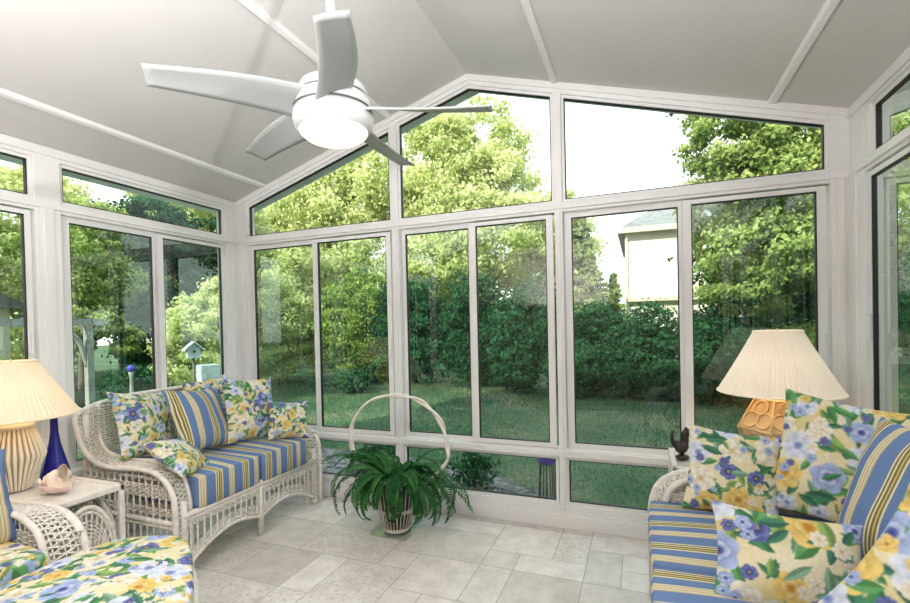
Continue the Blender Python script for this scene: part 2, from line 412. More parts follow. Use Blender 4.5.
# windows
WN = [0]
def inset(poly, w):
    n = len(poly); c = np.mean(poly, 0); out = []
    P = [np.array(p, float) for p in poly]
    for i in range(n):
        a, b, d = P[i - 1], P[i], P[(i + 1) % n]
        e1 = (b - a) / np.linalg.norm(b - a); e2 = (d - b) / np.linalg.norm(d - b)
        n1 = np.array([-e1[1], e1[0]]); n2 = np.array([-e2[1], e2[0]])
        if n1 @ (c - b) < 0: n1 = -n1
        if n2 @ (c - b) < 0: n2 = -n2
        k = n1 + n2; k = k / max(.3, (1 + n1 @ n2)); out.append(b + k * w)
    return out
def window(wl, sashes, glassmat, label, handle=None):
    """sashes: list of (outer polygon, glass polygon, depth0, depth1)"""
    WN[0] += 1; T = Tm[wl]; root = empty('window_%d' % WN[0], T(*(lambda p: (p[0], 0, p[1]))(np.mean(sashes[0][1], 0))))
    L = np.array(root.location); tag(root, label, None, None, 'structure')
    for outer, gl, d0, d1 in sashes:
        def loc(mb): return mb.map(T).map(lambda x, y, z: (x - L[0], y - L[1], z - L[2]))
        fr = loc(MB().ring([(u, d0, z) for u, z in outer], [(u, d0, z) for u, z in gl], (0, d1 - d0, 0))).build('frame', M['white'], root)
        gi = inset(gl, .0065)
        loc(MB().ring([(u, d0 + .004, z) for u, z in gl], [(u, d0 + .004, z) for u, z in gi], (0, d1 - d0 - .006, 0))).build('gasket', M['gasket'], root)
        loc(MB().add([(u, (d0 + d1) / 2, z) for u, z in gl], [tuple(range(len(gl)))])).build('pane', glassmat, root, fixn=False)
    if handle:
        u, z, d = handle
        loc(MB().box((u - .008, d - .012, z - .065), (u + .008, d + .002, z + .065))).build('handle', M['white'], root, bevel=.003)
    return root
def R4(u0, u1, z0, z1): return [(u0, z0), (u1, z0), (u1, z1), (u0, z1)]
ZG0, ZG1 = .5497, 2.05
def sliders(wl, bays, sl, names, hz=1.2):
    for (b0, b1), ((a0, a1), (c0, c1)), nm in zip(bays, sl, names):
        mid = (a1 + c0) / 2
        window(wl, [(R4(b0 + .004, mid + .012, Z_S0, Z_S1), R4(a0, a1, ZG0, ZG1), .045, .072),
                    (R4(mid - .012, b1 - .016, Z_S0 + .004, Z_S1 - .010), R4(c0, c1, ZG0, ZG1), .012, .040)], M['glass'],
               'white framed two-pane sliding window, ' + nm, (b1 - .03, hz, .012))
def lows(wl, tr, names):
    for (a, b), nm in zip(tr, names):
        window(wl, [(R4(a - OT, b + OT, Z_L0 - OT, Z_L1 + OT), R4(a, b, Z_L0, Z_L1), .02, .05)], M['glasslow'], 'low fixed pane, ' + nm)
bn = ['left bay of the gable wall', 'middle bay of the gable wall', 'right bay of the gable wall']
sliders('B', BAYS_B, SLB, bn); lows('B', [(.127, 1.5155), (1.6108, 2.732), (2.8195, 4.2315)], bn)
for (a, b), nm in zip(TRB, bn):
    us = [a, b] + ([RIDGE] if a < RIDGE < b else [])
    gl = [(a, Z_T0), (b, Z_T0), (b, ztB(b))] + ([(RIDGE, ztB(RIDGE))] if a < RIDGE < b else []) + [(a, ztB(a))]
    a2, b2 = a - OT, b + OT
    ou = [(a2, Z_T0 - OT), (b2, Z_T0 - OT), (b2, ztB(b2) + OT)] + ([(RIDGE, ztB(RIDGE) + OT)] if a < RIDGE < b else []) + [(a2, ztB(a2) + OT)]
    window('B', [(ou, gl, .02, .05)], M['glasstop'], 'slope-topped transom pane, ' + nm)
for wl, bays, sl, tr, side, zt in (('L', BAYS_L, SLL, TRL, 'left', 2.3764), ('R', BAYS_R, SLR, TRR, 'right', 2.388)):
    nm = ['far bay of the %s wall' % side, 'middle bay of the %s wall' % side, 'near bay of the %s wall' % side]
    sliders(wl, bays, sl, nm, 1.3); lows(wl, tr, nm)
    for (a, b), n_ in zip(tr, nm):
        window(wl, [(R4(a - OT, b + OT, Z_T0 - OT, zt + OT), R4(a, b, Z_T0, zt), .02, .05)], M['glasstop'], 'transom pane, ' + n_)

# ------------------------------------------------------------------ floral pattern
def floral(S, T_, seed, scale=1.0):
    """S,T_: metric coordinates arrays; returns colours"""
    rr = np.random.default_rng(seed); n = S.size; s = S.ravel(); t = T_.ravel()
    C = np.tile(np.array([.80, .72, .47]), (n, 1))
    x0, x1, y0, y1 = s.min(), s.max(), t.min(), t.max(); area = (x1 - x0) * (y1 - y0)
    def near(cx, cy, r): return np.nonzero((abs(s - cx) < r) & (abs(t - cy) < r))[0]
    # soft yellow/cream blotches
    for _ in range(int(area * 260 / scale ** 2)):
        cx, cy = rr.uniform(x0, x1), rr.uniform(y0, y1); r = rr.uniform(.02, .05) * scale; i = near(cx, cy, r * 2)
        w = np.exp(-((s[i] - cx) ** 2 + (t[i] - cy) ** 2) / r ** 2 * 1.4)[:, None] * .7
        C[i] = C[i] * (1 - w) + w * np.array([(.80, .72, .48), (.70, .50, .14), (.82, .77, .60), (.60, .58, .26)][rr.integers(4)])
    def leaf():
        cx, cy = rr.uniform(x0, x1), rr.uniform(y0, y1); a = rr.uniform(0, 2 * PI); l = rr.uniform(.018, .042) * scale; w = l * rr.uniform(.3, .45)
        i = near(cx, cy, l * 1.1); dx, dy = s[i] - cx, t[i] - cy
        u = (dx * math.cos(a) + dy * math.sin(a)) / l; v = (-dx * math.sin(a) + dy * math.cos(a)) / w
        k = (abs(v) < (1 - u * u) * .9) & (abs(u) < 1); j = i[k]
        g = np.array([(.06, .22, .09), (.10, .29, .10), (.22, .36, .11), (.05, .18, .11), (.20, .36, .24)][rr.integers(5)])
        sh = (.75 + .5 * (v[k] > 0))[:, None]; C[j] = g * sh
    def rose(cx, cy, R, pal):
        i = near(cx, cy, R * 1.35); dx, dy = s[i] - cx, t[i] - cy; th = np.arctan2(dy, dx); d = np.hypot(dx, dy) / R
        npet = rr.integers(5, 8)
        lay = [(1.0, 0), (.74, .6), (.5, 1.3), (.27, 2.0)]
        for q, (rad, ph) in enumerate(lay):
            ph2 = ph + rr.uniform(0, 6); np_ = npet if q < 2 else 4
            edge = rad * (.82 + .2 * np.abs(np.cos(np_ * th / 2 + ph2)) + .05 * np.sin(3 * th + ph2 * 2))
            k = d < edge; j = i[k]
            f = np.clip(d[k] / np.maximum(edge[k], 1e-6), 0, 1)[:, None]
            mod = (.5 + .5 * np.cos(np_ * th[k] + 2 * ph2))[:, None]
            c_in, c_out = np.array(pal[q % len(pal)][0]), np.array(pal[q % len(pal)][1])
            C[j] = (c_in * (1 - f ** 1.5) + c_out * f ** 1.5) * (.8 + .25 * mod)
    blue = [((.16, .24, .52), (.46, .55, .78)), ((.10, .17, .45), (.40, .50, .76)), ((.22, .30, .58), (.62, .68, .83)), ((.04, .06, .25), (.14, .20, .48))]
    pale = [((.50, .57, .75), (.78, .81, .86)), ((.38, .46, .70), (.72, .77, .86)), ((.45, .52, .74), (.80, .83, .88)), ((.16, .22, .52), (.34, .42, .68))]
    white = [((.72, .62, .40), (.86, .82, .70)), ((.70, .58, .34), (.88, .85, .76)), ((.76, .66, .44), (.86, .82, .68)), ((.62, .48, .22), (.78, .68, .44))]
    yel = [((.68, .42, .08), (.82, .64, .22)), ((.62, .34, .05), (.80, .58, .18)), ((.70, .44, .10), (.82, .66, .28)), ((.50, .22, .03), (.66, .38, .08))]
    navy = [((.03, .04, .18), (.14, .17, .44)), ((.05, .06, .24), (.20, .24, .52)), ((.03, .03, .14), (.10, .12, .36)), ((.5, .4, .1), (.05, .05, .2))]
    for _ in range(int(area * 520 / scale ** 2)): leaf()
    cells = max(.055 * scale, .03); pts = []
    for _ in range(int(area * 1400 / scale ** 2)):
        p = (rr.uniform(x0, x1), rr.uniform(y0, y1))
        if all(math.hypot(p[0] - q[0], p[1] - q[1]) > .072 * scale for q in pts): pts.append(p)
    for k, p in enumerate(pts):
        rose(p[0], p[1], rr.uniform(.026, .052) * scale, [blue, pale, white, yel, pale, yel, white, pale, navy][rr.integers(9)])
        for _ in range(2): leaf()
    for _ in range(int(area * 260 / scale ** 2)):
        rose(rr.uniform(x0, x1), rr.uniform(y0, y1), rr.uniform(.010, .018) * scale, [yel, navy, white, blue][rr.integers(4)])
    return C

def soften(c, n):
    a = c.reshape(n, -1, 3); p = np.pad(a, ((1, 1), (1, 1), (0, 0)), 'edge')
    return ((p[1:-1, 1:-1] * 2 + p[:-2, 1:-1] + p[2:, 1:-1] + p[1:-1, :-2] + p[1:-1, 2:]) / 6).reshape(-1, 3)
# ------------------------------------------------------------------ cushions
def pillow_mesh(w, h, t, seed, n=96, ears=.10):
    rr = np.random.default_rng(seed)
    g = np.linspace(-1, 1, n); s, q = np.meshgrid(g, g, indexing='ij')
    X = s * w / 2 * (1 - ears * (1 - q ** 2)); Y = q * h / 2 * (1 - ears * (1 - s ** 2))
    th = np.clip((1 - np.abs(s) ** 2.4) * (1 - np.abs(q) ** 2.4), 0, 1) ** .55
    p = rr.uniform(0, 6, 6)
    wr = 1 + .05 * np.sin(4 * s + p[0] + 2 * q) + .04 * np.sin(5 * q + p[1] - 3 * s)
    radial = .006 * np.sin(np.arctan2(q, s) * 14 + p[2]) * np.clip(np.maximum(abs(s), abs(q)) - .55, 0, 1)
    Z = t / 2 * th * wr + radial * th ** .3
    V1 = np.stack([X, Y, Z], -1).reshape(-1, 3); V2 = np.stack([X, Y, -Z * .9], -1).reshape(-1, 3)
    idx = np.arange(n * n).reshape(n, n)
    a = np.stack([idx[:-1, :-1], idx[1:, :-1], idx[1:, 1:], idx[:-1, 1:]], -1).reshape(-1, 4)
    F = np.r_[a, a[:, ::-1] + n * n]
    V = np.r_[V1, V2]
    return V, F, np.r_[X.ravel(), X.ravel() + 3], np.r_[Y.ravel(), Y.ravel()], n * n
def pillow(name, c, w, h, t, az, lean, roll, mat, label, group, seed, scale=1.0, stripes=False, ears=.10):
    nn = 150 if not stripes else 48; V, F, S, T_, k = pillow_mesh(w, h, t, seed, nn, ears)
    col = None
    if not stripes:
        col = np.r_[soften(floral(S[:k], T_[:k], seed, scale), nn), soften(floral(S[k:], T_[k:], seed + 50, scale), nn)]
    o = from_np(name, V, F, mat, smooth=True, colattr=col)
    a, l, r = map(math.radians, (az, lean, roll))
    n = Vector((math.cos(a) * math.cos(l), math.sin(a) * math.cos(l), math.sin(l))); u = Vector((-math.sin(a), math.cos(a), 0)); v = n.cross(u)
    u, v = u * math.cos(r) + v * math.sin(r), v * math.cos(r) - u * math.sin(r)
    o.matrix_world = Matrix(((u.x, v.x, n.x, c[0]), (u.y, v.y, n.y, c[1]), (u.z, v.z, n.z, c[2]), (0, 0, 0, 1)))
    tag(o, label, 'pillow', group); return o
def box_cushion(name, x0, x1, y0, y1, z0, z1, mat, parent, r=.05, crown=.02, seed=None, scale=1.0):
    n = 130 if seed is not None else 34
    g = np.linspace(-1, 1, n); a, b = np.meshgrid(g, g, indexing='ij')
    # superellipsoid box as two sheets sharing their rim
    def sheet(sign):
        d = np.clip(np.maximum(abs(a), abs(b)), 0, 1)
        e = .82
        k = np.clip((d - e) / (1 - e), 0, 1)
        hz = (1 - k ** 2.6) ** (1 / 2.6)
        cr = crown * (1 - a ** 2) * (1 - b ** 2)
        # pull the outer ring so that the profile is a rounded box side
        m = np.where(d > 0, np.where(d < e, d / e * (1 - r / ((x1 - x0) / 2)), (1 - r / ((x1 - x0) / 2)) + r / ((x1 - x0) / 2) * (1 - (1 - k) ** 2.6) ** (1 / 2.6)) / np.maximum(d, 1e-9), 1)
        X = (x0 + x1) / 2 + a * m * (x1 - x0) / 2; Y = (y0 + y1) / 2 + b * m * (y1 - y0) / 2
        # round the plan corners
        cxn = np.clip(abs(a * m), 0, 1); cyn = np.clip(abs(b * m), 0, 1)
        f = 1 - .035 * (cxn ** 8) * (cyn ** 8)
        X = (x0 + x1) / 2 + (X - (x0 + x1) / 2) * f; Y = (y0 + y1) / 2 + (Y - (y0 + y1) / 2) * f
        zm = (z0 + z1) / 2; Z = zm + sign * ((z1 - z0) / 2 * hz + (cr if sign > 0 else 0))
        return X, Y, Z
    X, Y, Z = sheet(1); X2, Y2, Z2 = sheet(-1)
    V = np.r_[np.stack([X, Y, Z], -1).reshape(-1, 3), np.stack([X2, Y2, Z2], -1).reshape(-1, 3)]
    idx = np.arange(n * n).reshape(n, n); q = np.stack([idx[:-1, :-1], idx[1:, :-1], idx[1:, 1:], idx[:-1, 1:]], -1).reshape(-1, 4)
    F = np.r_[q, q[:, ::-1] + n * n]
    col = None
    if seed is not None:
        S = np.r_[(X + (z1 - Z) * .6).ravel(), X2.ravel() + 4]; T_ = np.r_[(Y + (z1 - Z) * .6).ravel(), Y2.ravel()]; k = n * n
        col = np.r_[floral(S[:k], T_[:k], seed, scale), floral(S[k:], T_[k:], seed + 1, scale)]
    return from_np(name, V, F, mat, parent, smooth=True, colattr=col)

# ------------------------------------------------------------------ wicker seating (local: x toward the front, y along the seat, origin on the floor in the middle)
PROF_OUT = [(-.40, .845), (-.385, .775), (-.35, .69), (-.29, .63), (-.20, .588), (-.06, .574), (.10, .585), (.21, .585), (.31, .565), (.385, .51), (.42, .43), (.425, .30), (.425, .0)]
PROF_IN = [(-.385, .90), (-.39, .80), (-.375, .70), (-.33, .635), (-.25, .605), (-.09, .588), (.16, .598), (.26, .58), (.335, .535), (.37, .46), (.385, .40), (.39, .30), (.392, .02)]
def braid_band(mb, A, B, pitch=.028, r=.0042, n=5):
    """diagonal strands in both directions between two rails plus edge wraps"""
    A = np.array(A); B = np.array(B); L = np.r_[0, np.cumsum(np.linalg.norm(np.diff((A + B) / 2, axis=0), axis=1))]
    N = int(L[-1] / pitch)
    def P(s, t):
        s = min(max(s, 0), L[-1]); a = np.array([np.interp(s, L, A[:, k]) for k in range(3)]); b = np.array([np.interp(s, L, B[:, k]) for k in range(3)])
        return a * (1 - t) + b * t
    for i in range(N):
        s0 = i * pitch
        for sg in (1, -1):
            mb.tube([P(s0 + (sg * (t - .5)) * pitch * 1.6, t) for t in np.linspace(0, 1, 4)], r, 4, caps=False)
    for t in (.2, .35, .5, .65, .8):
        mb.tube([P(k * pitch, t) + np.array([0, 0, .003]) * (1 if (k + int(t * 20)) % 2 else -1) for k in range(N + 1)], r * .9, 4, caps=False)
def weave_rows(mb, pts, z_list, amp=.005, r=.0035, step=.02):
    """horizontal weavers along polyline pts (xy) at heights z, wobbling in and out"""
    P = resample([(p[0], p[1], 0) for p in pts], 2)
    L = np.linalg.norm(P[1] - P[0]); n = max(4, int(L / step)); P = resample([(p[0], p[1], 0) for p in pts], n)
    d = (P[-1] - P[0]) / max(L, 1e-6); nrm = np.array([-d[1], d[0], 0])
    for j, z in enumerate(z_list):
        mb.tube([P[i] + nrm * amp * (1 if (i + j) % 2 else -1) + np.array([0, 0, z]) for i in range(n)], r, 4, caps=False)
def wicker_seat(name, loc, rotz, half, n_cush, cmat, label, cat, group=None, seed=None, apron_n=2, arm_up=0.0, rr_=.016):
    lift = lambda pr: [(x, z + arm_up * min(1, max(0, (z - .3) / .2)) * min(1, max(0, (.75 - z) / .12))) for x, z in pr]
    PO, PI2 = lift(PROF_OUT), lift(PROF_IN)
    root = empty(name, loc, (0, 0, rotz)); tag(root, label, cat, group)
    hi = half - .12         # inner rail |y|
    def rail(prof, yy, topz, topx, rc):
        near = [(x, -yy, z) for x, z in prof]
        # corner into the back top
        pts = near[::-1]
        pts += [(prof[0][0] - .008, -yy + rc * .25, prof[0][1] + (topz - prof[0][1]) * .55), (topx, -yy + rc, topz - .004)]
        k = 5
        mid = [(topx, y, topz + .012 * math.cos(y / half * PI / 2)) for y in np.linspace(-yy + rc * 1.6, yy - rc * 1.6, k)]
        return smooth_path(pts + mid + [(x, -y, z) for x, y, z in pts[::-1]], 5)
    ro = rail(PO, half, .905, -.455, .15); ri = rail(PI2, hi, .93, -.385, .09)
    ro_b = [p for p in ro]; 
    mb = MB().tube(ro, rr_, 8); mb.build('outer_rail', M['cane'], root, True)
    mb = MB().tube(ri, rr_ * .85, 8); mb.build('inner_rail', M['cane'], root, True)
    mb = MB(); braid_band(mb, resample(ro, 160), resample(ri, 160)); mb.build('braided_band', M['wicker'], root, True, fixn=False)
    # legs
    for sy in (-1, 1):
        mb = MB(); mb.tube([(.41, sy * (half - .06), 0), (.41, sy * (half - .06), .42)], .019, 8)
        mb.tube([(.41, sy * (half - .06), .0), (.41, sy * (half - .06), .05)], .023, 8)
        for z in np.arange(.06, .30, .012): mb.tube([(.41 + .020 * math.cos(a), sy * (half - .06) + .020 * math.sin(a), z) for a in np.linspace(0, 2 * PI, 9)], .0035, 4, caps=False)
        mb.build('front_leg', M['cane'], root, True)
        mb = MB(); mb.tube([(-.38, sy * (half - .05), 0), (-.39, sy * (half - .05), .86)], .018, 8); mb.build('rear_leg', M['cane'], root, True)
    if n_cush > 1:
        mb = MB(); mb.tube([(.415, 0, 0), (.415, 0, .36)], .019, 8); mb.build('middle_leg', M['cane'], root, True)
    # side panels
    for sy in (-1, 1):
        yo = sy * (half - .012); mb = MB()
        po = np.array(PO); top = lambda x: np.interp(x, po[:-2, 0], po[:-2, 1])
        for x in np.linspace(-.34, .395, 15):
            mb.tube([(x, yo, .10), (x, yo, top(x) - .005)], .0065, 5, caps=False)
        weave_rows(mb, [(-.35, yo), (.41, yo)], [.50 - .011 * k for k in range(7)] + [.375 - .011 * k for k in range(4)] + [.11 + .011 * k for k in range(4)] + [.545, .535], step=.026, r=.005)
        mb.tube([(-.37, yo, .305), (.415, yo, .305)], .015, 8); mb.tube([(-.37, yo, .28), (.415, yo, .28)], .010, 8); mb.tube([(-.37, yo, .10), (.415, yo, .10)], .010, 8)
        mb.build('side_panel', M['wicker'], root, True, fixn=False)
        # inner arm panel
        mb = MB(); yi = sy * (hi + .004); pi_ = np.array(PI2); topi = lambda x: np.interp(x, pi_[1:-2, 0], pi_[1:-2, 1])
        for x in np.linspace(-.34, .34, 22): mb.tube([(x, yi, .36), (x, yi, topi(x))], .004, 4, caps=False)
        weave_rows(mb, [(-.35, yi), (.35, yi)], np.arange(.40, .57, .011), step=.032, r=.0045)
        mb.build('arm_panel', M['wicker'], root, True, fixn=False)
    # back panel
    mb = MB(); yy = np.linspace(-half + .09, half - .09, int(half * 2 / .035))
    for y in yy: mb.tube([(-.36, y, .30), (-.39, y, .92)], .005, 5, caps=False)
    weave_rows(mb, [(-.375, -half + .09), (-.375, half - .09)], np.arange(.32, .90, .016), step=.035, r=.006)
    mb.build('back_panel', M['wicker'], root, True, fixn=False)
    # seat deck and front apron
    mb = MB(); mb.box((-.37, -hi, .315), (.405, hi, .34)); mb.tube([(.418, -half + .05, .335), (.418, half - .05, .335)], .017, 8); mb.tube([(.42, -half + .05, .31), (.42, half - .05, .31)], .008, 6)
    mb.build('seat_frame', M['cane'], root, True)
    segs = [(-half + .06, 0), (0, half - .06)] if apron_n == 2 else [(-half + .06, half - .06)]
    for a, b in segs:
        mb = MB(); outer = a if abs(a) > abs(b) else b
        def arch(t):   # t from outer leg (0) to the inner end (1)
            return .045 + .125 * math.sin(min(t, .62) / .62 * PI / 2) ** .9 - (.05 * ((t - .62) / .38) ** 1.5 if t > .62 else 0)
        def at(t): return outer + (a + b - 2 * outer) * t
        if apron_n == 1: arch = lambda t: .06 + .13 * math.sin(PI * t) ** .7
        mb.tube([(.42, at(t), arch(t)) for t in np.linspace(0, 1, 18)], .012, 8); mb.tube([(.42, at(t), arch(t) + .022) for t in np.linspace(0.03, 1, 18)], .006, 6)
        for t in np.linspace(.06, .94, 12): mb.tube([(.42, at(t), arch(t)), (.42, at(t), .33)], .0068, 5, caps=False)
        weave_rows(mb, [(.42, a), (.42, b)], [.30, .29, .28, .27], step=.022, r=.0045)
        for q in (.03, .042, .054, .066):
            mb.tube([(.42 + .005 * (-1) ** k, at(t), min(arch(t) + q, .32)) for k, t in enumerate(np.linspace(.03, .97, 25))], .004, 4, caps=False)
        mb.build('front_apron', M['wicker'], root, True, fixn=False)
    # cushions
    for k in range(n_cush):
        a = -hi + .012 + k * (2 * hi - .024) / n_cush; b = a + (2 * hi - .024) / n_cush - .004
        lab = 'seat_cushion'
        c = box_cushion(lab, -.34, .445, a, b, .345, .525, cmat, root, r=.05, crown=.022, seed=seed, scale=1.3)
    return root
GS = 'matching white wicker loveseats'
wicker_seat('wicker_loveseat', (.5, -.745, 0), 0, .615, 2, M['stripe_seat'], 'white wicker loveseat with blue striped seat under the left windows', 'sofa', GS)
wicker_seat('wicker_loveseat', (3.735, -1.42, 0), PI, .755, 2, M['stripe_seat'], 'white wicker loveseat with blue striped seat along the right wall, cut by the frame', 'sofa', GS, arm_up=.05, rr_=.019)
wicker_seat('wicker_armchair', (.725, -2.315, 0), math.radians(1), .39, 1, M['floral'], 'white wicker armchair with floral seat cushion in the lower left corner', 'chair', None, seed=31, apron_n=1, arm_up=.03)

# throw pillows
GL, GR = 'throw pillows on the left loveseat', 'throw pillows on the right loveseat'
pillow('throw_pillow', (.30, -1.07, .765), .46, .44, .15, 14, 20, -8, M['floral'], 'floral pillow in the near back corner of the left loveseat', GL, 11, .9)
pillow('throw_pillow', (.47, -.80, .755), .48, .46, .15, 9, 27, -6, M['stripe_pillow'], 'blue striped pillow leaning on the back of the left loveseat', GL, 12, stripes=True)
pillow('throw_pillow', (.30, -.56, .80), .40, .42, .12, 0, 14, 4, M['floral'], 'floral pillow mostly hidden behind the striped pillow on the left loveseat', GL, 13, .9)
pillow('throw_pillow', (.58, -.475, .77), .42, .47, .15, -8, 15, -5, M['floral'], 'large upright floral pillow right of the striped pillow on the left loveseat', GL, 14, 1.0)
pillow('throw_pillow', (.80, -.33, .67), .30, .29, .12, -34, 18, -6, M['floral'], 'small floral pillow at the far arm of the left loveseat', GL, 15, .8)
pillow('throw_pillow', (.735, -1.17, .615), .46, .30, .13, 40, 48, -16, M['floral'], 'floral pillow lying slumped against the near arm of the left loveseat', GL, 16, .85)
pillow('throw_pillow', (3.625, -.86, .70), .36, .37, .13, -95, 20, -5, M['floral'], 'floral pillow at the far left end of the right loveseat', GR, 21, 1.1)
pillow('throw_pillow', (4.0, -.93, .79), .48, .50, .15, -112, 17, -8, M['floral'], 'big floral pillow in the far back corner of the right loveseat, under the lamp', GR, 22, 1.25)
pillow('throw_pillow', (4.0, -1.36, .79), .50, .50, .15, 188, 22, 4, M['stripe_pillow'], 'blue striped back pillow of the right loveseat, behind two floral ones', GR, 23, stripes=True)
pillow('throw_pillow', (3.665, -1.50, .625), .40, .30, .15, -88, 30, -5, M['floral'], 'wide floral pillow lying at the front of the right loveseat seat', GR, 24, 1.35)
pillow('throw_pillow', (3.965, -1.77, .685), .47, .45, .16, -118, 30, -24, M['floral'], 'floral pillow cut by the lower right corner of the photo', GR, 25, 1.45)
pillow('throw_pillow', (.86, -2.24, .70), .46, .38, .15, 4, 16, 0, M['stripe_small'], 'blue striped pillow in the armchair at the left edge', None, 26, stripes=True)

# ottoman: rounded wedge outline
def make_ottoman():
    out = [(1.19, -2.0), (1.215, -1.86), (1.34, -1.765), (1.47, -1.745), (1.60, -1.81), (1.75, -1.925), (1.90, -2.06), (1.93, -2.22), (1.80, -2.46), (1.55, -2.6), (1.28, -2.52), (1.2, -2.25)]
    c = np.mean(out, 0); root = empty('wicker_ottoman', (c[0], c[1], 0))
    tag(root, 'wicker ottoman with puffy floral cushion in front of the armchair', 'ottoman')
    P = np.array(smooth_path([(x - c[0], y - c[1], 0) for x, y in out], 8, True))
    n = len(P)
    mb = MB(); mb.tube(P * 1.0 + np.array([0, 0, .385]), .017, 8, closed=True); mb.tube(P * 1.0 + np.array([0, 0, .34]), .010, 8, closed=True); mb.tube(P + np.array([0, 0, .14]), .011, 8, closed=True)
    mb.build('rim', M['cane'], root, True)
    mb = MB()
    Q = resample(list(P) + [P[0]], 90)[:-1]
    for p in Q: mb.tube([p + np.array([0, 0, .12]), p + np.array([0, 0, .39])], .005, 5, caps=False)
    for j, z in enumerate(list(np.arange(.345, .39, .011)) + list(np.arange(.24, .32, .011)) + [.15, .161, .172]):
        R_ = resample(list(P) + [P[0]], 181)[:-1]; R_ = R_ * (1 + .008 * np.where((np.arange(180) + j) % 2, 1, -1))[:, None]
        mb.tube(R_ + np.array([0, 0, z]), .0045, 4, closed=True)
    mb.build('woven_skirt', M['wicker'], root, True, fixn=False)
    for x, y in ((1.48, -1.77), (1.235, -1.90), (1.89, -2.2), (1.33, -2.52)):
        mb = MB(); mb.tube([(x - c[0], y - c[1], 0), (x - c[0], y - c[1], .39)], .02, 8); mb.build('leg', M['cane'], root, True)
    # cushion: radial grid
    nr = 70; ang = n
    rho = np.linspace(0, 1, nr); V = []
    ctr = np.array([0, 0, 0])
    k = np.clip((rho - .80) / .2, 0, 1)
    top = .395 + .045 + .045 * (1 - k ** 2.6) ** (1 / 2.6) + .028 * (1 - rho ** 2)
    rad = np.where(rho < .8, rho / .8 * .90, .90 + .10 * (1 - (1 - k) ** 2.6) ** (1 / 2.6))
    Pd = resample(list(P) + [P[0]], 241)[:-1]; ang = 240
    V = np.array([[ (p[0] * 1.0) * r_, p[1] * r_, z] for r_, z in zip(rad, top) for p in Pd])
    Vb = np.array([[p[0] * r_, p[1] * r_, .44 - (z - .44) * .9 if z > .44 else .44] for r_, z in zip(rad[::-1], np.minimum(top, .487)[::-1]) for p in Pd])
    A = np.vstack([V, Vb]); m = 2 * nr; idx = np.arange(m * ang).reshape(m, ang)
    F = np.stack([idx[:-1], idx[1:], np.roll(idx[1:], -1, 1), np.roll(idx[:-1], -1, 1)], -1).reshape(-1, 4)
    d = (A[:, 2] < .46)
    col = floral(A[:, 0] + 0, A[:, 1] + 0 - (.48 - A[:, 2]) * .7 * np.sign(A[:, 1]), 41, 1.25)
    from_np('seat_cushion', A, F, M['floral'], root, smooth=True, colattr=col)
make_ottoman()

# ------------------------------------------------------------------ tables
def side_table(name, x0, x1, y0, y1, h, label, group, fan_side):
    cx, cy = (x0 + x1) / 2, (y0 + y1) / 2; root = empty(name, (cx, cy, 0)); tag(root, label, 'table', group)
    a, b = (x1 - x0) / 2, (y1 - y0) / 2
    MB().box((-a + .012, -b + .012, h - .016), (a - .012, b - .012, h - .004)).build('tabletop', M['cane' if fan_side else 'ceramic'], root)
    mb = MB(); mb.tube([(-a, -b, h - .008), (a, -b, h - .008), (a, b, h - .008), (-a, b, h - .008)], .0, 4, closed=True)
    mb = MB()
    for p, q in (((-a, -b), (a, -b)), ((a, -b), (a, b)), ((a, b), (-a, b)), ((-a, b), (-a, -b))):
        x_, X_ = sorted((p[0], q[0])); y_, Y_ = sorted((p[1], q[1])); mb.box((x_ - .014, y_ - .014, h - .026), (X_ + .014, Y_ + .014, h + .004))
    mb.build('rim', M['cane'], root, bevel=.006)
    for sx in (-1, 1):
        for sy in (-1, 1):
            MB().box((sx * a - .014, sy * b - .014, 0), (sx * a + .014, sy * b + .014, h - .026)).build('leg', M['cane'], root, bevel=.006)
    # half-round fan panels below the top
    for sx, ax in ((1, 'x'), (-1, 'x'), (-1, 'y'), (1, 'y')):
        mb = MB(); L = (b if ax == 'x' else a) - .03; z0 = h - .36
        def P(t, z): return (sx * a, t, z) if ax == 'x' else (t, sx * b, z)
        arc = [P(L * math.cos(g), z0 + .30 * math.sin(g)) for g in np.linspace(0, PI, 20)]
        mb.tube(arc, .012, 7); mb.tube([P(L * .92 * math.cos(g), z0 + .275 * math.sin(g)) for g in np.linspace(0, PI, 20)], .007, 6)
        for g in np.linspace(.12, PI - .12, 15): mb.tube([P(.02 * math.cos(g), z0 - .08), P(L * math.cos(g), z0 + .30 * math.sin(g))], .006, 5, caps=False)
        for f in (.62, .67, .72, .77, .82): mb.tube([P(L * f * math.cos(g), z0 - .08 * (1 - f) + .30 * f * math.sin(g)) for g in np.linspace(.05, PI - .05, 26)], .005, 4, caps=False)
        mb.tube([P(-L, z0 - .08), P(L, z0 - .08)], .010, 7)
        mb.build('fan_panel', M['wicker'], root, True, fixn=False)
    return root
side_table('side_table', .16, .785, -1.875, -1.55, .578, 'low white cane side table with fan-shaped wicker sides by the left loveseat', None, True)
side_table('side_table', 3.43, 4.12, -.50, -.12, .60, 'white cane end table with pale glossy top in the right corner behind the loveseat', None, False)
M['glosstop'] = simple('pale_glossy_top', (.50, .55, .58), .08)
for o in bpy.data.objects:
    if o.name.startswith('tabletop') and o.parent and o.parent.location.x > 3: o.data.materials[0] = M['glosstop']

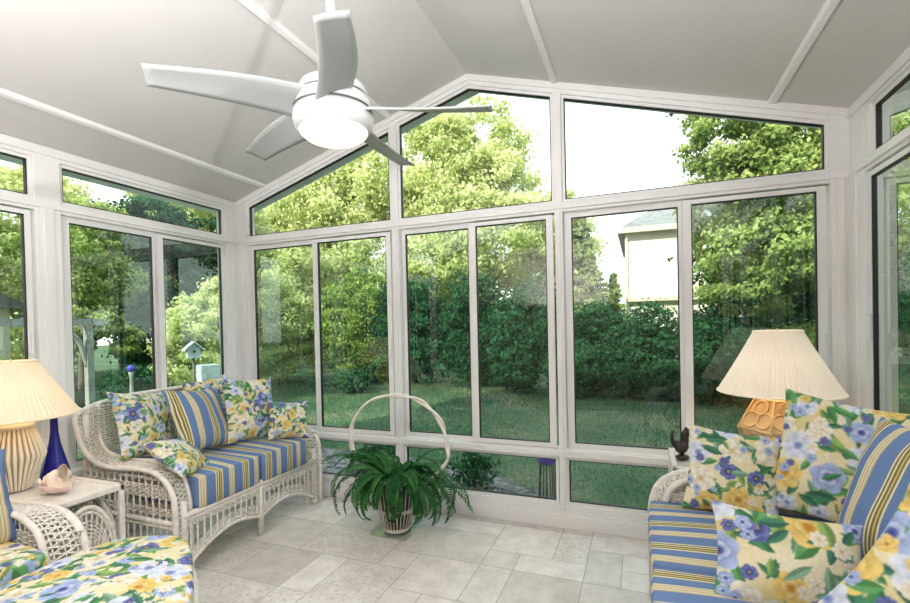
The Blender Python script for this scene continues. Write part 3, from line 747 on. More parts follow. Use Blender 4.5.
# lamps
def pleated(mb, r0, z0, r1, z1, npl=72):
    V = []; F = []; n = npl * 2; rows = 6
    for j in range(rows):
        t = j / (rows - 1); r = r0 + (r1 - r0) * t + .012 * -math.sin(PI * t) * .3; z = z0 + (z1 - z0) * t
        for k in range(n):
            g = 2 * PI * k / n; rr = r * (1 + (.008 if k % 2 else -.008)); V.append((rr * math.cos(g), rr * math.sin(g), z))
    for j in range(rows - 1):
        for k in range(n): F.append((j * n + k, j * n + (k + 1) % n, (j + 1) * n + (k + 1) % n, (j + 1) * n + k))
    mb.add(V, F)
def lamp(name, loc, label, r0, z0, r1, z1, shade, base_fn):
    root = empty(name, loc); tag(root, label, 'lamp'); base_fn(root)
    mb = MB(); pleated(mb, r0, z0, r1, z1); sh = mb.build('lamp_shade', M[shade], root, False, fixn=False)
    mb = MB(); mb.tube([(r0 * math.cos(g), r0 * math.sin(g), z0) for g in np.linspace(0, 2 * PI, 60)[:-1]], .006, 6, closed=True)
    mb.build('binding', M[shade], sh, True); mb = MB(); mb.tube([(r1 * math.cos(g), r1 * math.sin(g), z1) for g in np.linspace(0, 2 * PI, 40)[:-1]], .005, 6, closed=True); mb.build('binding', M[shade], sh, True)
    mb = MB(); mb.tube([(-r1, 0, z1 - .005), (r1, 0, z1 - .005)], .003, 5); mb.tube([(0, -r1, z1 - .005), (0, r1, z1 - .005)], .003, 5)
    mb.tube([(0, 0, z0 - .08), (0, 0, z1 + .002)], .004, 6); mb.ball((0, 0, z1 + .006), .007); mb.build('harp', M['tan'], root, True)
    MB().ball((0, 0, (z0 + z1) / 2 - .02), (.03, .03, .045)).build('bulb', M['ceramic'], root, True)
    return root
def base_left(root):
    prof = [(.055, 0), (.06, .01), (.085, .08), (.112, .155), (.116, .17), (.111, .188), (.073, .305)]
    MB().lathe(prof, 40).build('lamp_base', M['basecore'], root, True)
    mb = MB()
    for k in range(30):
        g = 2 * PI * k / 30; mb.tube([((r + .002) * math.cos(g), (r + .002) * math.sin(g), z) for r, z in prof], [.0028 + .045 * r for r, z in prof], 6)
    mb.build('ribs', M['ceramic'], root, True)
    mb = MB().lathe([(.078, .303), (.08, .31), (.08, .322), (.06, .326), (.02, .33), (.012, .36)], 32); mb.build('collar', M['ceramic'], root, True)
def base_right(root):
    # six-sided honeycomb body with ringed facets
    prof = [(.10, .02), (.185, .19), (.105, .335)]
    V = []; 
    a0 = math.radians(8)
    for r, z in prof: V += [(r * math.cos(a0 + k * PI / 3), r * math.sin(a0 + k * PI / 3), z) for k in range(6)]
    F = [tuple(range(6))[::-1], tuple(range(12, 18))] + [(j * 6 + k, j * 6 + (k + 1) % 6, (j + 1) * 6 + (k + 1) % 6, (j + 1) * 6 + k) for j in range(2) for k in range(6)]
    MB().add(V, F).build('lamp_base', M['tan'], root, bevel=.004)
    mb = MB()
    for j in range(2):
        for k in range(6):
            q = [np.array(V[i]) for i in (j * 6 + k, j * 6 + (k + 1) % 6, (j + 1) * 6 + (k + 1) % 6, (j + 1) * 6 + k)]
            nrm = np.cross(q[1] - q[0], q[3] - q[0]); nrm /= np.linalg.norm(nrm)
            mb.tube([p + nrm * .003 for p in q], .006, 6, closed=True)
            spots = [(.5, .30, .044), (.30, .72, .032), (.70, .72, .032)] if j == 1 else [(.5, .7, .044), (.33, .3, .026), (.67, .3, .026)]
            if j == 1: spots = [(.27, .33, .040), (.73, .33, .040), (.5, .74, .036)]
            for s_, t_, r in spots:
                c = (q[0] * (1 - s_) + q[1] * s_) * (1 - t_) + (q[3] * (1 - s_) + q[2] * s_) * t_
                e1 = (q[1] - q[0]) / np.linalg.norm(q[1] - q[0]); e2 = np.cross(nrm, e1)
                mb.tube([c + (e1 * math.cos(g) + e2 * math.sin(g)) * r + nrm * .004 for g in np.linspace(0, 2 * PI, 22)[:-1]], .0055, 6, closed=True)
    mb.build('carved_rings', M['tan'], root, True)
    MB().lathe([(.11, 0), (.11, .018), (.1, .022)], 6).build('foot', M['tan'], root)
    MB().lathe([(.04, .335), (.03, .36), (.014, .37), (.012, .42)], 20).build('neck', M['tan'], root, True)
lamp('table_lamp', (.345, -1.775, .582), 'lit table lamp with warm pleated shade and ribbed cream base, left side table', .264, .368, .100, .64, 'shadeL', base_left)
lamp('table_lamp', (3.925, -.31, .604), 'lit table lamp with wide cream pleated shade and honeycomb tan base, right corner', .272, .375, .106, .685, 'shadeR', base_right)
for nm, lc, e in (('lamp_glow', (.35, -1.765, 1.09), 3.5), ('lamp_glow', (3.90, -.31, 1.14), 4)):
    ld = bpy.data.lights.new(nm, 'POINT'); ld.energy = e; ld.color = (1, .72, .42); ld.shadow_soft_size = .04
    lo = bpy.data.objects.new(nm, ld); lo.location = lc; COL.objects.link(lo)

# blue vase, shell, figurine
mb = MB().lathe([(.05, 0), (.066, .004), (.067, .02), (.058, .06), (.040, .13), (.026, .19), (.018, .25), (.016, .33), (.02, .35), (.014, .35), (.012, .1)], 40)
o = mb.build('blue_vase', M['cobalt'], None, True); o.location = (.345, -1.60, .582); tag(o, 'cobalt blue glass bottle vase behind the shell on the side table', 'vase')
def shell():
    root = empty('conch_shell', (.59, -1.735, .580), (0, 0, .5)); root.scale = (.8, .8, .8); tag(root, 'pinkish conch shell on the left side table', 'shell')
    V = []; F = []; nu, nv = 72, 16
    for i in range(nu):
        t = i / (nu - 1); th = t * 2 * PI * 3.2; rr = .008 + .034 * t ** 1.3
        c = np.array([-.10 + .13 * t ** .8, math.cos(th) * rr * .8, math.sin(th) * rr * .8])
        R_ = .010 + .040 * t ** 1.2
        for k in range(nv):
            g = 2 * PI * k / nv; sp = 1 + (.35 * t * max(0, math.cos(g - th)) ** 4 * (abs(math.sin(th * 3.5)) ** 2))
            V.append(c + np.array([math.cos(g + th * 0) * R_ * .8 * sp * .9, math.sin(th) * 0 + math.cos(th) * math.sin(g) * R_ * sp, math.sin(th) * math.sin(g) * R_ * sp]))
    for i in range(nu - 1):
        for k in range(nv): F.append((i * nv + k, i * nv + (k + 1) % nv, (i + 1) * nv + (k + 1) % nv, (i + 1) * nv + k))
    mb = MB().add(V, F); mz = min(v[2] for v in mb.v); mb.map(lambda x, y, z: (x, y, z - mz)); mb.build('spire', M['shell'], root, True)
    # flared lip
    V = []; F = []; n, m = 26, 10
    for i in range(n):
        t = i / (n - 1) * 2 - 1
        for j in range(m):
            s_ = j / (m - 1); g = -.6 + 1.9 * s_
            w = .075 * math.sqrt(max(0, 1 - t * t)) ** .8 + .006
            V.append((.02 + .095 * t + .02 * s_, -.03 - w * math.sin(g) * .8, .055 - w * .55 * math.cos(g) + .03 * s_ + .004 * math.sin(9 * t) * s_))
    for i in range(n - 1):
        for j in range(m - 1): F.append((i * m + j, (i + 1) * m + j, (i + 1) * m + j + 1, i * m + j + 1))
    mb = MB().add(V, F); mz = min(v[2] for v in mb.v); mb.map(lambda x, y, z: (x, y, z - mz)); o = mb.build('lip', M['shellpink'], root, True); so = o.modifiers.new('s', 'SOLIDIFY'); so.thickness = .008
shell()
def figurine():
    root = empty('bird_figurine', (3.475, -.33, .604)); root.scale = (1.1, 1.1, 1.1); tag(root, 'small dark bird figurine at the edge of the right end table', 'figurine')
    mb = MB(); mb.lathe([(.03, 0), (.032, .01), (.02, .018)], 16); mb.build('stand', M['dark'], root, True)
    mb = MB(); mb.tube(smooth_path([(-.035, .0, .05), (-.02, 0, .055), (.0, 0, .06), (.012, 0, .085), (.012, 0, .11), (.02, 0, .13), (.036, 0, .128)], 5), [.012 + .018 * math.sin(min(1, i / 14) * PI) + .006 for i in range(31)], 10)
    mb.tube([(0, 0, .01), (0, 0, .05)], .008, 6); mb.build('body', M['dark'], root, True)
    mb = MB()
    for g in (-.5, -.1, .3): mb.tube(smooth_path([(-.03, g * .02, .055), (-.045, g * .03, .09 + g * .02), (-.04, g * .04, .14 - abs(g) * .03)], 5), [.008] * 6 + [.006] * 4 + [.002], 6)
    mb.tube([(.012, 0, .14), (.018, 0, .155), (.026, 0, .142)], .005, 6); mb.build('tail', M['dark'], root, True)
figurine()

# ------------------------------------------------------------------ ceiling fan
def fan():
    fx, fy, fz = 2.175, -1.60, 2.207
    root = empty('ceiling_fan', (fx, fy, fz)); root.scale = (1.0, 1.0, 1.0); tag(root, 'white five-blade ceiling fan with lit bowl light hanging from the ridge', 'ceiling fan')
    top = APEX - fz
    MB().tube([(0, 0, .09), (0, 0, top - .06)], .019, 14).build('downrod', M['fanwhite'], root, True)
    MB().lathe([(.02, top - .10), (.055, top - .07), (.068, top - .03), (.07, top - .005)], 32).build('canopy', M['fanwhite'], root, True)
    MB().lathe([(.03, .105), (.075, .10), (.120, .085), (.132, .062), (.135, .046), (.126, .044)], 48).build('motor_cover', M['fanwhite'], root, True)
    MB().tube([(.130 * math.cos(g), .130 * math.sin(g), .040) for g in np.linspace(0, 2 * PI, 61)[:-1]], .0065, 6, closed=True).build('upper_seam', M['rod'], root, True)
    MB().lathe([(.125, .037), (.141, .034), (.146, .005), (.146, -.006), (.13, -.008)], 48).build('motor_housing', M['fanwhite'], root, True)
    MB().tube([(.1455 * math.cos(g), .1455 * math.sin(g), -.0115) for g in np.linspace(0, 2 * PI, 61)[:-1]], .0055, 6, closed=True).build('lower_seam', M['rod'], root, True)
    MB().lathe([(.13, -.014), (.149, -.016), (.153, -.035), (.153, -.055), (.147, -.075), (.132, -.088), (.127, -.088)], 48).build('light_ring', M['fanwhite'], root, True)
    MB().lathe([(.133, -.080), (.127, -.097), (.106, -.115), (.07, -.126), (.03, -.129), (.002, -.130)], 48).build('light_bowl', M['bowl'], root, True)
    for k in range(5):
        az = math.radians(17.5 + 72 * k); nr, nw = 22, 7; V = []; F = []
        for i in range(nr):
            t = i / (nr - 1); r = .105 + (.615 - .105) * t
            wid = .150 - .055 * t ** .8 + .010 * math.sin(PI * t)
            pit = math.radians(27 - 14 * t); lead = .018 * math.sin(PI * t)
            for j in range(nw):
                s_ = (j / (nw - 1) - .5) * wid
                zz = s_ * math.sin(pit) + .004 - .03 * t - .004 * (2 * s_ / wid) ** 2; tt = s_ * math.cos(pit) + lead
                rr = r + (.012 * (s_ / wid) if i == nr - 1 else 0)
                V.append((rr * math.cos(az) - tt * math.sin(az), rr * math.sin(az) + tt * math.cos(az), zz))
        for i in range(nr - 1):
            for j in range(nw - 1): F.append((i * nw + j, i * nw + j + 1, (i + 1) * nw + j + 1, (i + 1) * nw + j))
        o = MB().add(V, F).build('blade', M['blade'], root, True); s_ = o.modifiers.new('s', 'SOLIDIFY'); s_.thickness = .008; s_.offset = 0
fan()

# ------------------------------------------------------------------ fern in basket
def basket_and_fern():
    bx, by = 1.745, -.40
    b = empty('wicker_basket', (bx, by, .012)); tag(b, 'white spindle wicker basket with tall arched handle holding the fern', 'basket')
    H = .355; r0, r1 = .083, .158
    mb = MB()
    for k in range(30):
        g = 2 * PI * k / 30; mb.tube([(r0 * math.cos(g), r0 * math.sin(g), .0), ((r0 + .040) * math.cos(g), (r0 + .040) * math.sin(g), .13), (r1 * math.cos(g), r1 * math.sin(g), H)], .0042, 5)
    mb.build('spindles', M['cane'], b, True)
    mb = MB()
    for z, r, q in ((.006, r0, .008), (.018, r0 + .005, .006), (.135, r0 + .043, .004), (.143, r0 + .044, .004), (.151, r0 + .046, .004), (H, r1, .008), (H - .014, r1 - .003, .006)):
        MB().tube([(r * math.cos(g), r * math.sin(g), z) for g in np.linspace(0, 2 * PI, 41)[:-1]], q, 6, closed=True).build('hoop', M['cane'], b, True)
    MB().lathe([(.0, .004), (r0 - .004, .004), (r0 - .004, .012), (.0, .012)], 24, cap=False).build('base', M['cane'], b)
    pts = [(-r1 + .0, 0, H - .08), (-.22, 0, .36), (-.32, 0, .47), (-.345, 0, .58), (-.32, 0, .70), (-.23, 0, .81), (-.10, 0, .872), (.06, 0, .885), (.20, 0, .85), (.325, 0, .74), (.372, 0, .60), (.372, 0, .48), (.26, 0, .36), (r1, 0, H - .08)]
    P = smooth_path(pts, 10); mb = MB()
    for ph in (0, PI):
        mb.tube([p + np.array([math.cos(ph + i * .28) * .008, math.sin(ph + i * .28) * .008, math.cos(ph + i * .28) * .006]) for i, p in enumerate(P)], .0085, 6)
    mb.build('handle', M['cane'], b, True)
    d = empty('clear_saucer', (bx, by, .0)); tag(d, 'clear square plastic saucer under the fern basket', 'saucer')
    mb = MB(); a = .13
    mb.ring([(-a, -a, 0), (a, -a, 0), (a, a, 0), (-a, a, 0)], [(-a + .006, -a + .006, 0), (a - .006, -a + .006, 0), (a - .006, a - .006, 0), (-a + .006, a - .006, 0)], (0, 0, .028))
    mb.box((-a, -a, .0005), (a, a, .006)); mb.build('tray', M['dish'], d, bevel=.002)
    f = empty('potted_fern', (bx, by, .02)); tag(f, 'bushy green fern spilling out of the white basket', 'plant')
    MB().lathe([(.066, .0), (.10, .15), (.128, .295), (.132, .30), (.124, .30), (.12, .28)], 28).build('pot', M['greenpot'], f, True)
    MB().lathe([(.121, .275), (.08, .285), (.0, .29)], 24, cap=False).build('soil', M['soil'], f, True)
    rr = random.Random(3)
    nfr = 96
    for k in range(nfr):
        g = 2 * PI * k / nfr * 7 + rr.uniform(-.2, .2); q = (k / nfr)
        L = rr.uniform(.40, .60); el = math.radians(rr.uniform(15, 72)); droop = rr.uniform(1.2, 2.3)
        front = math.sin(g) < -.35
        if front and q < .94: L *= .72
        if abs(math.cos(g)) > .75: L *= 1.12
        if q >= .94: L = [.46, .42, .40, .44, .42, .38][k % 6]; el = math.radians(12); droop = [2.3, 2.4, 2.6, 2.0, 2.2, 1.8][k % 6]; g = [-2.75, -1.25, -1.05, -2.5, -.25, -3.0][k % 6]
        if math.sin(g) > .55: L *= .62
        if k % 4 == 0 and q < .94: L *= .68; el = math.radians(rr.uniform(50, 86))
        n = 24; pts = []; p = np.array([math.cos(g) * .05, math.sin(g) * .05, .31]); e = el
        for i in range(n):
            pts.append(p.copy()); st = L / n; p = p + np.array([math.cos(g) * math.cos(e), math.sin(g) * math.cos(e), math.sin(e)]) * st; e -= droop / n * (1 + 1.2 * i / n)
            if p[2] < .02: p[2] = .02
        pts = np.array(pts); side = np.array([-math.sin(g), math.cos(g), 0]); V = []; F = []; fa = []
        twist = rr.uniform(-.6, .6); base = rr.uniform(.05, .9)
        for i in range(2, n - 1):
            t = i / n; ll = (.041 * math.sin(PI * min(1, t * .90 + .14)) ** .6 + .005) * (L / .42) ** .5; tan = pts[i + 1] - pts[i]; tan /= np.linalg.norm(tan); up = np.cross(tan, side)
            for sgn in (-1, 1):
                for off in (0, .5):
                    c = pts[i] * (1 - off) + pts[i + 1] * off
                    dr = side * sgn * math.cos(twist * sgn + .2) + tan * .22 + up * (-.15 + twist * sgn * .6 + rr.uniform(-.15, .15)); dr /= np.linalg.norm(dr)
                    w = tan * .0068; kk = len(V); V += [c - w * .8, c + dr * ll * .55 - w + up * .003, c + dr * ll - up * .003, c + dr * ll * .55 + w + up * .003]; F.append((kk, kk + 1, kk + 2, kk + 3)); b2 = min(1, max(0, base + rr.uniform(-.15, .2))); fa += [b2 * .5, b2, min(1, b2 + .2), b2]
        for i in range(n - 1):
            kk = len(V); w = side * .0014; V += [pts[i] - w, pts[i + 1] - w, pts[i + 1] + w, pts[i] + w]; F.append((kk, kk + 1, kk + 2, kk + 3)); fa += [.5] * 4
        from_np('frond', np.array(V), F, M['fern'], f, fac=fa)
basket_and_fern()

# ------------------------------------------------------------------ outdoors
GZ = -.25
def plane(name, x0, x1, y0, y1, z, mat, n=1):
    return MB().add([(x0, y0, z), (x1, y0, z), (x1, y1, z), (x0, y1, z)], [(0, 1, 2, 3)]).build(name, mat)
tag(plane('lawn', -60, 60, -40, 80, GZ, M['lawn']), kind='structure')
# mulch bed just outside the low panes
pts = smooth_path([(-1.2, .15, 0), (2.75, .15, 0), (2.8, .6, 0), (2.6, 1.1, 0), (2.05, 1.45, 0), (1.6, 1.75, 0), (.8, 1.9, 0), (-.1, 2.0, 0), (-1.3, 1.7, 0)], 6, True)
mb = MB(); mb.add([(p[0], p[1], GZ + .012) for p in pts], [tuple(range(len(pts)))]); tag(mb.build('gravel_bed', M['mulch']), kind='structure')
# stones of the bed
V = []; F = []; fa = []
rs = np.random.default_rng(2)
mbp = MB()
for _ in range(700):
    x, y = rs.uniform(-1, 2.6), rs.uniform(.2, 1.7)
    if y > 1.75 - .12 * abs(x) - (max(0, x - 1.4)) * .55: continue
    mbp.ball((x, y, GZ + .015), (rs.uniform(.012, .03), rs.uniform(.012, .03), rs.uniform(.008, .018)), 6, 4)
M['stone'] = simple('grey_stone', (.34, .33, .32), .9, noise=.5, nscale=9)
o = mbp.build('gravel', M['stone'], None, True); tag(o, 'grey gravel and mulch scattered outside the low panes', 'gravel', kind='stuff')
def grass_patch():
    n = 90000; r = np.random.default_rng(9)
    x = r.uniform(-9, 6, n); y = .25 + r.uniform(0, 1, n) ** 1.6 * 8
    keep = ~((y < 1.95) & (x < 2.7) & (x > -1.2) & (y < 1.95 - np.maximum(0, x - 1.4) * .75)); x, y = x[keep], y[keep]; n = len(x)
    h = r.uniform(.015, .04, n) * (1 + .10 * y); a = r.uniform(0, 2 * PI, n); w = .003 * (1 + .25 * y); b = r.uniform(-.035, .035, (n, 2))
    dx, dy = np.cos(a) * w, np.sin(a) * w
    V = np.stack([np.stack([x - dx, y - dy, np.full(n, GZ)], 1), np.stack([x + dx, y + dy, np.full(n, GZ)], 1), np.stack([x + b[:, 0], y + b[:, 1], GZ + h], 1)], 1).reshape(-1, 3)
    F = np.arange(3 * n).reshape(n, 3)
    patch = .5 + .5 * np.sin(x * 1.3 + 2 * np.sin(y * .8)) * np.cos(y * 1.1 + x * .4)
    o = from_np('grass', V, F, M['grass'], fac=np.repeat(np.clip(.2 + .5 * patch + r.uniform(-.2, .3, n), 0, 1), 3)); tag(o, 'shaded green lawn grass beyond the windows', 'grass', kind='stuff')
grass_patch()

def leaves(C, N, size, r, droop=0.0, long=1.0):
    """C: leaf centres, N: outward normals -> quads"""
    n = len(C); a = r.normal(size=(n, 3)); nrm = N * .9 + r.normal(size=(n, 3)) * .75; nrm /= np.linalg.norm(nrm, axis=1)[:, None]
    t = a - (a * nrm).sum(1)[:, None] * nrm; t[:, 2] -= droop; t /= np.linalg.norm(t, axis=1)[:, None]; bq = np.cross(nrm, t)
    s = size * r.uniform(.6, 1.25, n)[:, None]; l = t * s * long; w = bq * s * .48
    V = np.stack([C - l * .5, C - w * .8 + nrm * s * .08, C + l * .55, C + w * .8 + nrm * s * .08], 1).reshape(-1, 3)
    return V, np.arange(4 * n).reshape(n, 4)
def crown(blobs, n, size, seed, clump=.35, nclump=60, long=1.25):
    """blobs: (cx,cy,cz,rx,ry,rz); clumps of leaves on and inside the blob surfaces"""
    r = np.random.default_rng(seed); vol = np.array([b[3] * b[4] * b[5] for b in blobs]) ** .67; p = vol / vol.sum()
    CC = []; NN = []; SH = []
    k = r.choice(len(blobs), nclump * len(blobs), p=p); bl = np.array(blobs)[k]
    d = r.normal(size=(len(k), 3)); d /= np.linalg.norm(d, axis=1)[:, None]; rad = r.uniform(.55, 1.0, len(k)) ** .6
    cc = bl[:, :3] + d * bl[:, 3:] * rad[:, None]
    idx = r.integers(0, len(cc), n); cl = clump * bl[idx, 3:].min(1)[:, None]
    off = r.normal(size=(n, 3)) * cl * np.array([.55, .55, .38])
    C = cc[idx] + off; C[:, 2] = np.maximum(C[:, 2], GZ + .03)
    N = d[idx] * .6 + off / np.maximum(np.linalg.norm(off, axis=1)[:, None], 1e-6) * .5 + np.array([0, 0, .5])
    V, F = leaves(C, N, size, r, .4, long)
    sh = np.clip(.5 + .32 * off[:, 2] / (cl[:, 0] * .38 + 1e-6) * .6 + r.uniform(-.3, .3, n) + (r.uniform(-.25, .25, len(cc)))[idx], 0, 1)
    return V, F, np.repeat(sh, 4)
def tree(name, base, blobs, n, size, mat, label, cat, seed, trunk_r=.12, group=None, nclump=60, clump=.30, long=1.25, trunk_top=None, branches=6):
    root = empty(name, (base[0], base[1], GZ)); tag(root, label, cat, group)
    n = int(n * 2.0); size *= .74
    B = [(b[0] - base[0], b[1] - base[1], b[2] - GZ, *b[3:]) for b in blobs]
    V, F, s = crown([(x, y, z, a, b, c) for x, y, z, a, b, c in B], n, size, seed, clump, nclump, long)
    V[:, 2] = np.maximum(V[:, 2], .01)
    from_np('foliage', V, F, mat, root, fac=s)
    r = random.Random(seed); mb = MB()
    zt = trunk_top or max(b[2] for b in B); P = [(r.uniform(-.05, .05) * i, r.uniform(-.05, .05) * i, zt * i / 5) for i in range(6)]; P[0] = (0, 0, -.1)
    mb.tube(smooth_path(P, 4), [trunk_r * (1 - .7 * i / 20) for i in range(21)], 8)
    for b in B[:branches]:
        z0 = zt * r.uniform(.3, .7); mb.tube(smooth_path([(0, 0, z0), (b[0] * .5, b[1] * .5, (z0 + b[2]) / 2 + .1), (b[0], b[1], b[2])], 4), [trunk_r * .4] * 3 + [trunk_r * .3] * 3 + [trunk_r * .15] * 3, 6)
    mb.build('trunk', M['bark'], root, True)
    return root
def bush(x, y, rx, ry, h, n, size, mat, label, seed, group=None, trunk_r=.04):
    r = random.Random(seed); bl = [(x + r.uniform(-.5, .5) * rx, y + r.uniform(-.4, .4) * ry, GZ + h * r.uniform(.25, .62), rx * r.uniform(.5, .75), ry * r.uniform(.5, .75), h * r.uniform(.3, .42)) for _ in range(6)]
    bl.append((x, y, GZ + h * .5, rx * .8, ry * .8, h * .48))
    return tree('shrub', (x, y), bl, n, size, mat, label, 'shrub', seed, trunk_r, group, nclump=45, clump=.30)
GH = 'dark hedge shrubs behind the lawn'; GTREE = 'trees beyond the lawn'
# hedge in the right part of the view
bush(2.35, 7.4, .95, .8, 2.05, 9000, .085, M['leaf_dark'], 'dark rounded hedge shrub below the spruce, left of the neighbouring house', 101, GH)
bush(3.55, 7.2, .95, .8, 2.10, 9000, .085, M['leaf_dark'], 'dark rounded hedge shrub right below the neighbouring house', 102, GH)
bush(4.65, 7.0, .85, .8, 2.0, 8000, .085, M['leaf_dark'], 'dark hedge shrub seen left of the right lamp shade', 103, GH)
bush(6.3, 8.6, 1.3, .9, 3.6, 12000, .10, M['leaf_dark'], 'tall dark shrub behind the broad-leaved tree in the right pane', 111)
bush(5.9, 7.2, .8, .7, 1.55, 6000, .085, M['leaf_mid'], 'lit shrub glowing just above the right lamp shade', 104)
bush(.75, 7.6, .95, .8, 2.6, 9000, .09, M['leaf_dark'], 'tall dark shrub behind the fourth sliding pane from the left', 105, GH)
bush(-.75, 8.3, 1.15, .9, 3.1, 11000, .095, M['leaf_dark'], 'tall dark shrub behind the third sliding pane from the left', 106, GH)
bush(-2.6, 8.6, 1.3, 1.0, 3.2, 11000, .10, M['leaf_dark'], 'tall dark shrub behind the arched basket handle', 107, GH)
bush(-4.6, 8.6, 1.4, 1.0, 3.4, 12000, .10, M['leaf_mid'], 'green rounded shrub in the second sliding pane from the left', 108)
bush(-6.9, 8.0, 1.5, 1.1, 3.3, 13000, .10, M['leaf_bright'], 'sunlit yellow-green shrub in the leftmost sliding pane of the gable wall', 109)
bush(-3.3, 6.6, .5, .45, .6, 2500, .07, M['leaf_dark'], 'low round shrub on the lawn behind the small floral pillow', 110)
# trees behind
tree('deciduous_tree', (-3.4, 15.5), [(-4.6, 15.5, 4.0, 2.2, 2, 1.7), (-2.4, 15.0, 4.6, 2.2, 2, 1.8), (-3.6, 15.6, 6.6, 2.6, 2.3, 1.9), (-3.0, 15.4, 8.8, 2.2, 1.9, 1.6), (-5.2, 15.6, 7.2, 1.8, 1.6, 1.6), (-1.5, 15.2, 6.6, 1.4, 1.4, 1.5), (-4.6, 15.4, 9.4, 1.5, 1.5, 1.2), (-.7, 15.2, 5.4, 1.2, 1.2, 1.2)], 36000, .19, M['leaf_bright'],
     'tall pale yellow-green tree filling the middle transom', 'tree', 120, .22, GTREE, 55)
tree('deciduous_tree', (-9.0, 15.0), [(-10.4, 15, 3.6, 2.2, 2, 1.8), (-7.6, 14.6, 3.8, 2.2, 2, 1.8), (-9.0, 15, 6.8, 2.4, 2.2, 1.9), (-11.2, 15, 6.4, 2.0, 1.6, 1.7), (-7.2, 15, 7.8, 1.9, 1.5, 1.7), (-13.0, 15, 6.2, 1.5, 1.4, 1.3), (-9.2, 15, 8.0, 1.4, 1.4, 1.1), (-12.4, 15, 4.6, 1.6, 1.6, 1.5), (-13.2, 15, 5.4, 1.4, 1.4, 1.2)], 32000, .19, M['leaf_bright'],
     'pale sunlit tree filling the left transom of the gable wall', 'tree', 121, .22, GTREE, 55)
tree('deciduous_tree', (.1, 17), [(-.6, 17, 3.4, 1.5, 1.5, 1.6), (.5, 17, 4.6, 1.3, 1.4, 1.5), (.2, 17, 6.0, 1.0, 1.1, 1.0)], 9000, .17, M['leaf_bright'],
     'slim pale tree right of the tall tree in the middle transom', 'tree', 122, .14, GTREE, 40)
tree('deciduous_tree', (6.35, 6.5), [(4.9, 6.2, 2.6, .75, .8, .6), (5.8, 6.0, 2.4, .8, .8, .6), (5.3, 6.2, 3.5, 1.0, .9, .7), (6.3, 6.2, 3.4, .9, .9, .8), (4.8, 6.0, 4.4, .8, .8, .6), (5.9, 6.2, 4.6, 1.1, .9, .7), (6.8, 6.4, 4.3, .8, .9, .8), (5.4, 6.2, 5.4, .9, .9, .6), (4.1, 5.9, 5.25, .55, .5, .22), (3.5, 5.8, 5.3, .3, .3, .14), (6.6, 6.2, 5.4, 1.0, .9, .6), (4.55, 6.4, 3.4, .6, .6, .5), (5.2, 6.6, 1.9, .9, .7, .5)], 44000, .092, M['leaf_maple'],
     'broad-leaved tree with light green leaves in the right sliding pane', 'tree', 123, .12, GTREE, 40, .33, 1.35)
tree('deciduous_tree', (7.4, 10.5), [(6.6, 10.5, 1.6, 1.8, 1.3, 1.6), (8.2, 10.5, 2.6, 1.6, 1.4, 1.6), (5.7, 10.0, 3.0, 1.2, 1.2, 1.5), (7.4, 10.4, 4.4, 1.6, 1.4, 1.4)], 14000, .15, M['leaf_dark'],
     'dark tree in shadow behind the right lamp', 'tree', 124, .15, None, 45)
# spruce
def conifer(x, y, H, R, label, seed, name='spruce_tree', mat='leaf_conifer'):
    root = empty(name, (x, y, GZ)); tag(root, label, 'tree'); r = np.random.default_rng(seed); V = []; S = []
    MB().tube([(0, 0, -.1), (0, 0, H)], [.12, .01], 8).build('trunk', M['bark'], root, True)
    C = []; N = []; T_ = []; sh = []
    z = .3
    while z < H:
        rad = R * (1 - z / H) ** .85 + .03; nb = int(9 + 8 * rad)
        for k in range(nb):
            g = r.uniform(0, 2 * PI); L = rad * r.uniform(.75, 1.1); m = int(18 + 55 * L); t = r.uniform(.15, 1, m)
            px = np.stack([np.cos(g) * L * t, np.sin(g) * L * t, z - .22 * L * t + .12 * L * t ** 3], 1)
            lat = r.normal(size=m) * .12 * L * (1.1 - t); px[:, 0] += -np.sin(g) * lat; px[:, 1] += np.cos(g) * lat; px[:, 2] += r.normal(size=m) * .02 - np.abs(lat) * .3
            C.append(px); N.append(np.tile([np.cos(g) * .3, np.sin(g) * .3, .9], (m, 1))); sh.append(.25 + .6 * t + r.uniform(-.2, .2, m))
        z += .17
    C = np.vstack(C); N = np.vstack(N); V, F = leaves(C, N, .13, r, .3, 1.5)
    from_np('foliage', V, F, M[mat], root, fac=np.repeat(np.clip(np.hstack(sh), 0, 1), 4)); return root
conifer(1.55, 12.2, 5.4, 1.35, 'pointed spruce tree left of the neighbouring house', 130)
conifer(2.45, 14.0, 3.3, .8, 'small upright evergreen against the corner of the neighbouring house', 131, 'upright_evergreen', 'leaf_mid')
# far greenery closing the gaps
r_ = random.Random(77)
for k, (x, y, rx, h, mt, lb) in enumerate([(-16, 17, 3.2, 6.0, 'leaf_mid', 'far green tree mass behind the left corner post'), (-12.5, 18.5, 2.6, 5.0, 'leaf_dark', 'far dark tree behind the pale left transom tree'), (-6, 19.5, 2.8, 5.2, 'leaf_mid', 'far tree between the two pale trees'),
        (-1.2, 20, 2.4, 4.2, 'leaf_mid', 'far tree behind the slim pale tree'), (11.5, 14, 3.0, 6.5, 'leaf_mid', 'far tree at the right edge beyond the corner post')]):
    bl = [(x + r_.uniform(-.5, .5) * rx, y + r_.uniform(-.3, .3) * rx, GZ + h * r_.uniform(.25, .75), rx * .6, rx * .5, h * .26) for _ in range(7)]
    tree('deciduous_tree', (x, y), bl, 11000, .24, M[mt], lb, 'tree', 140 + k, .2, 'far trees', 45)
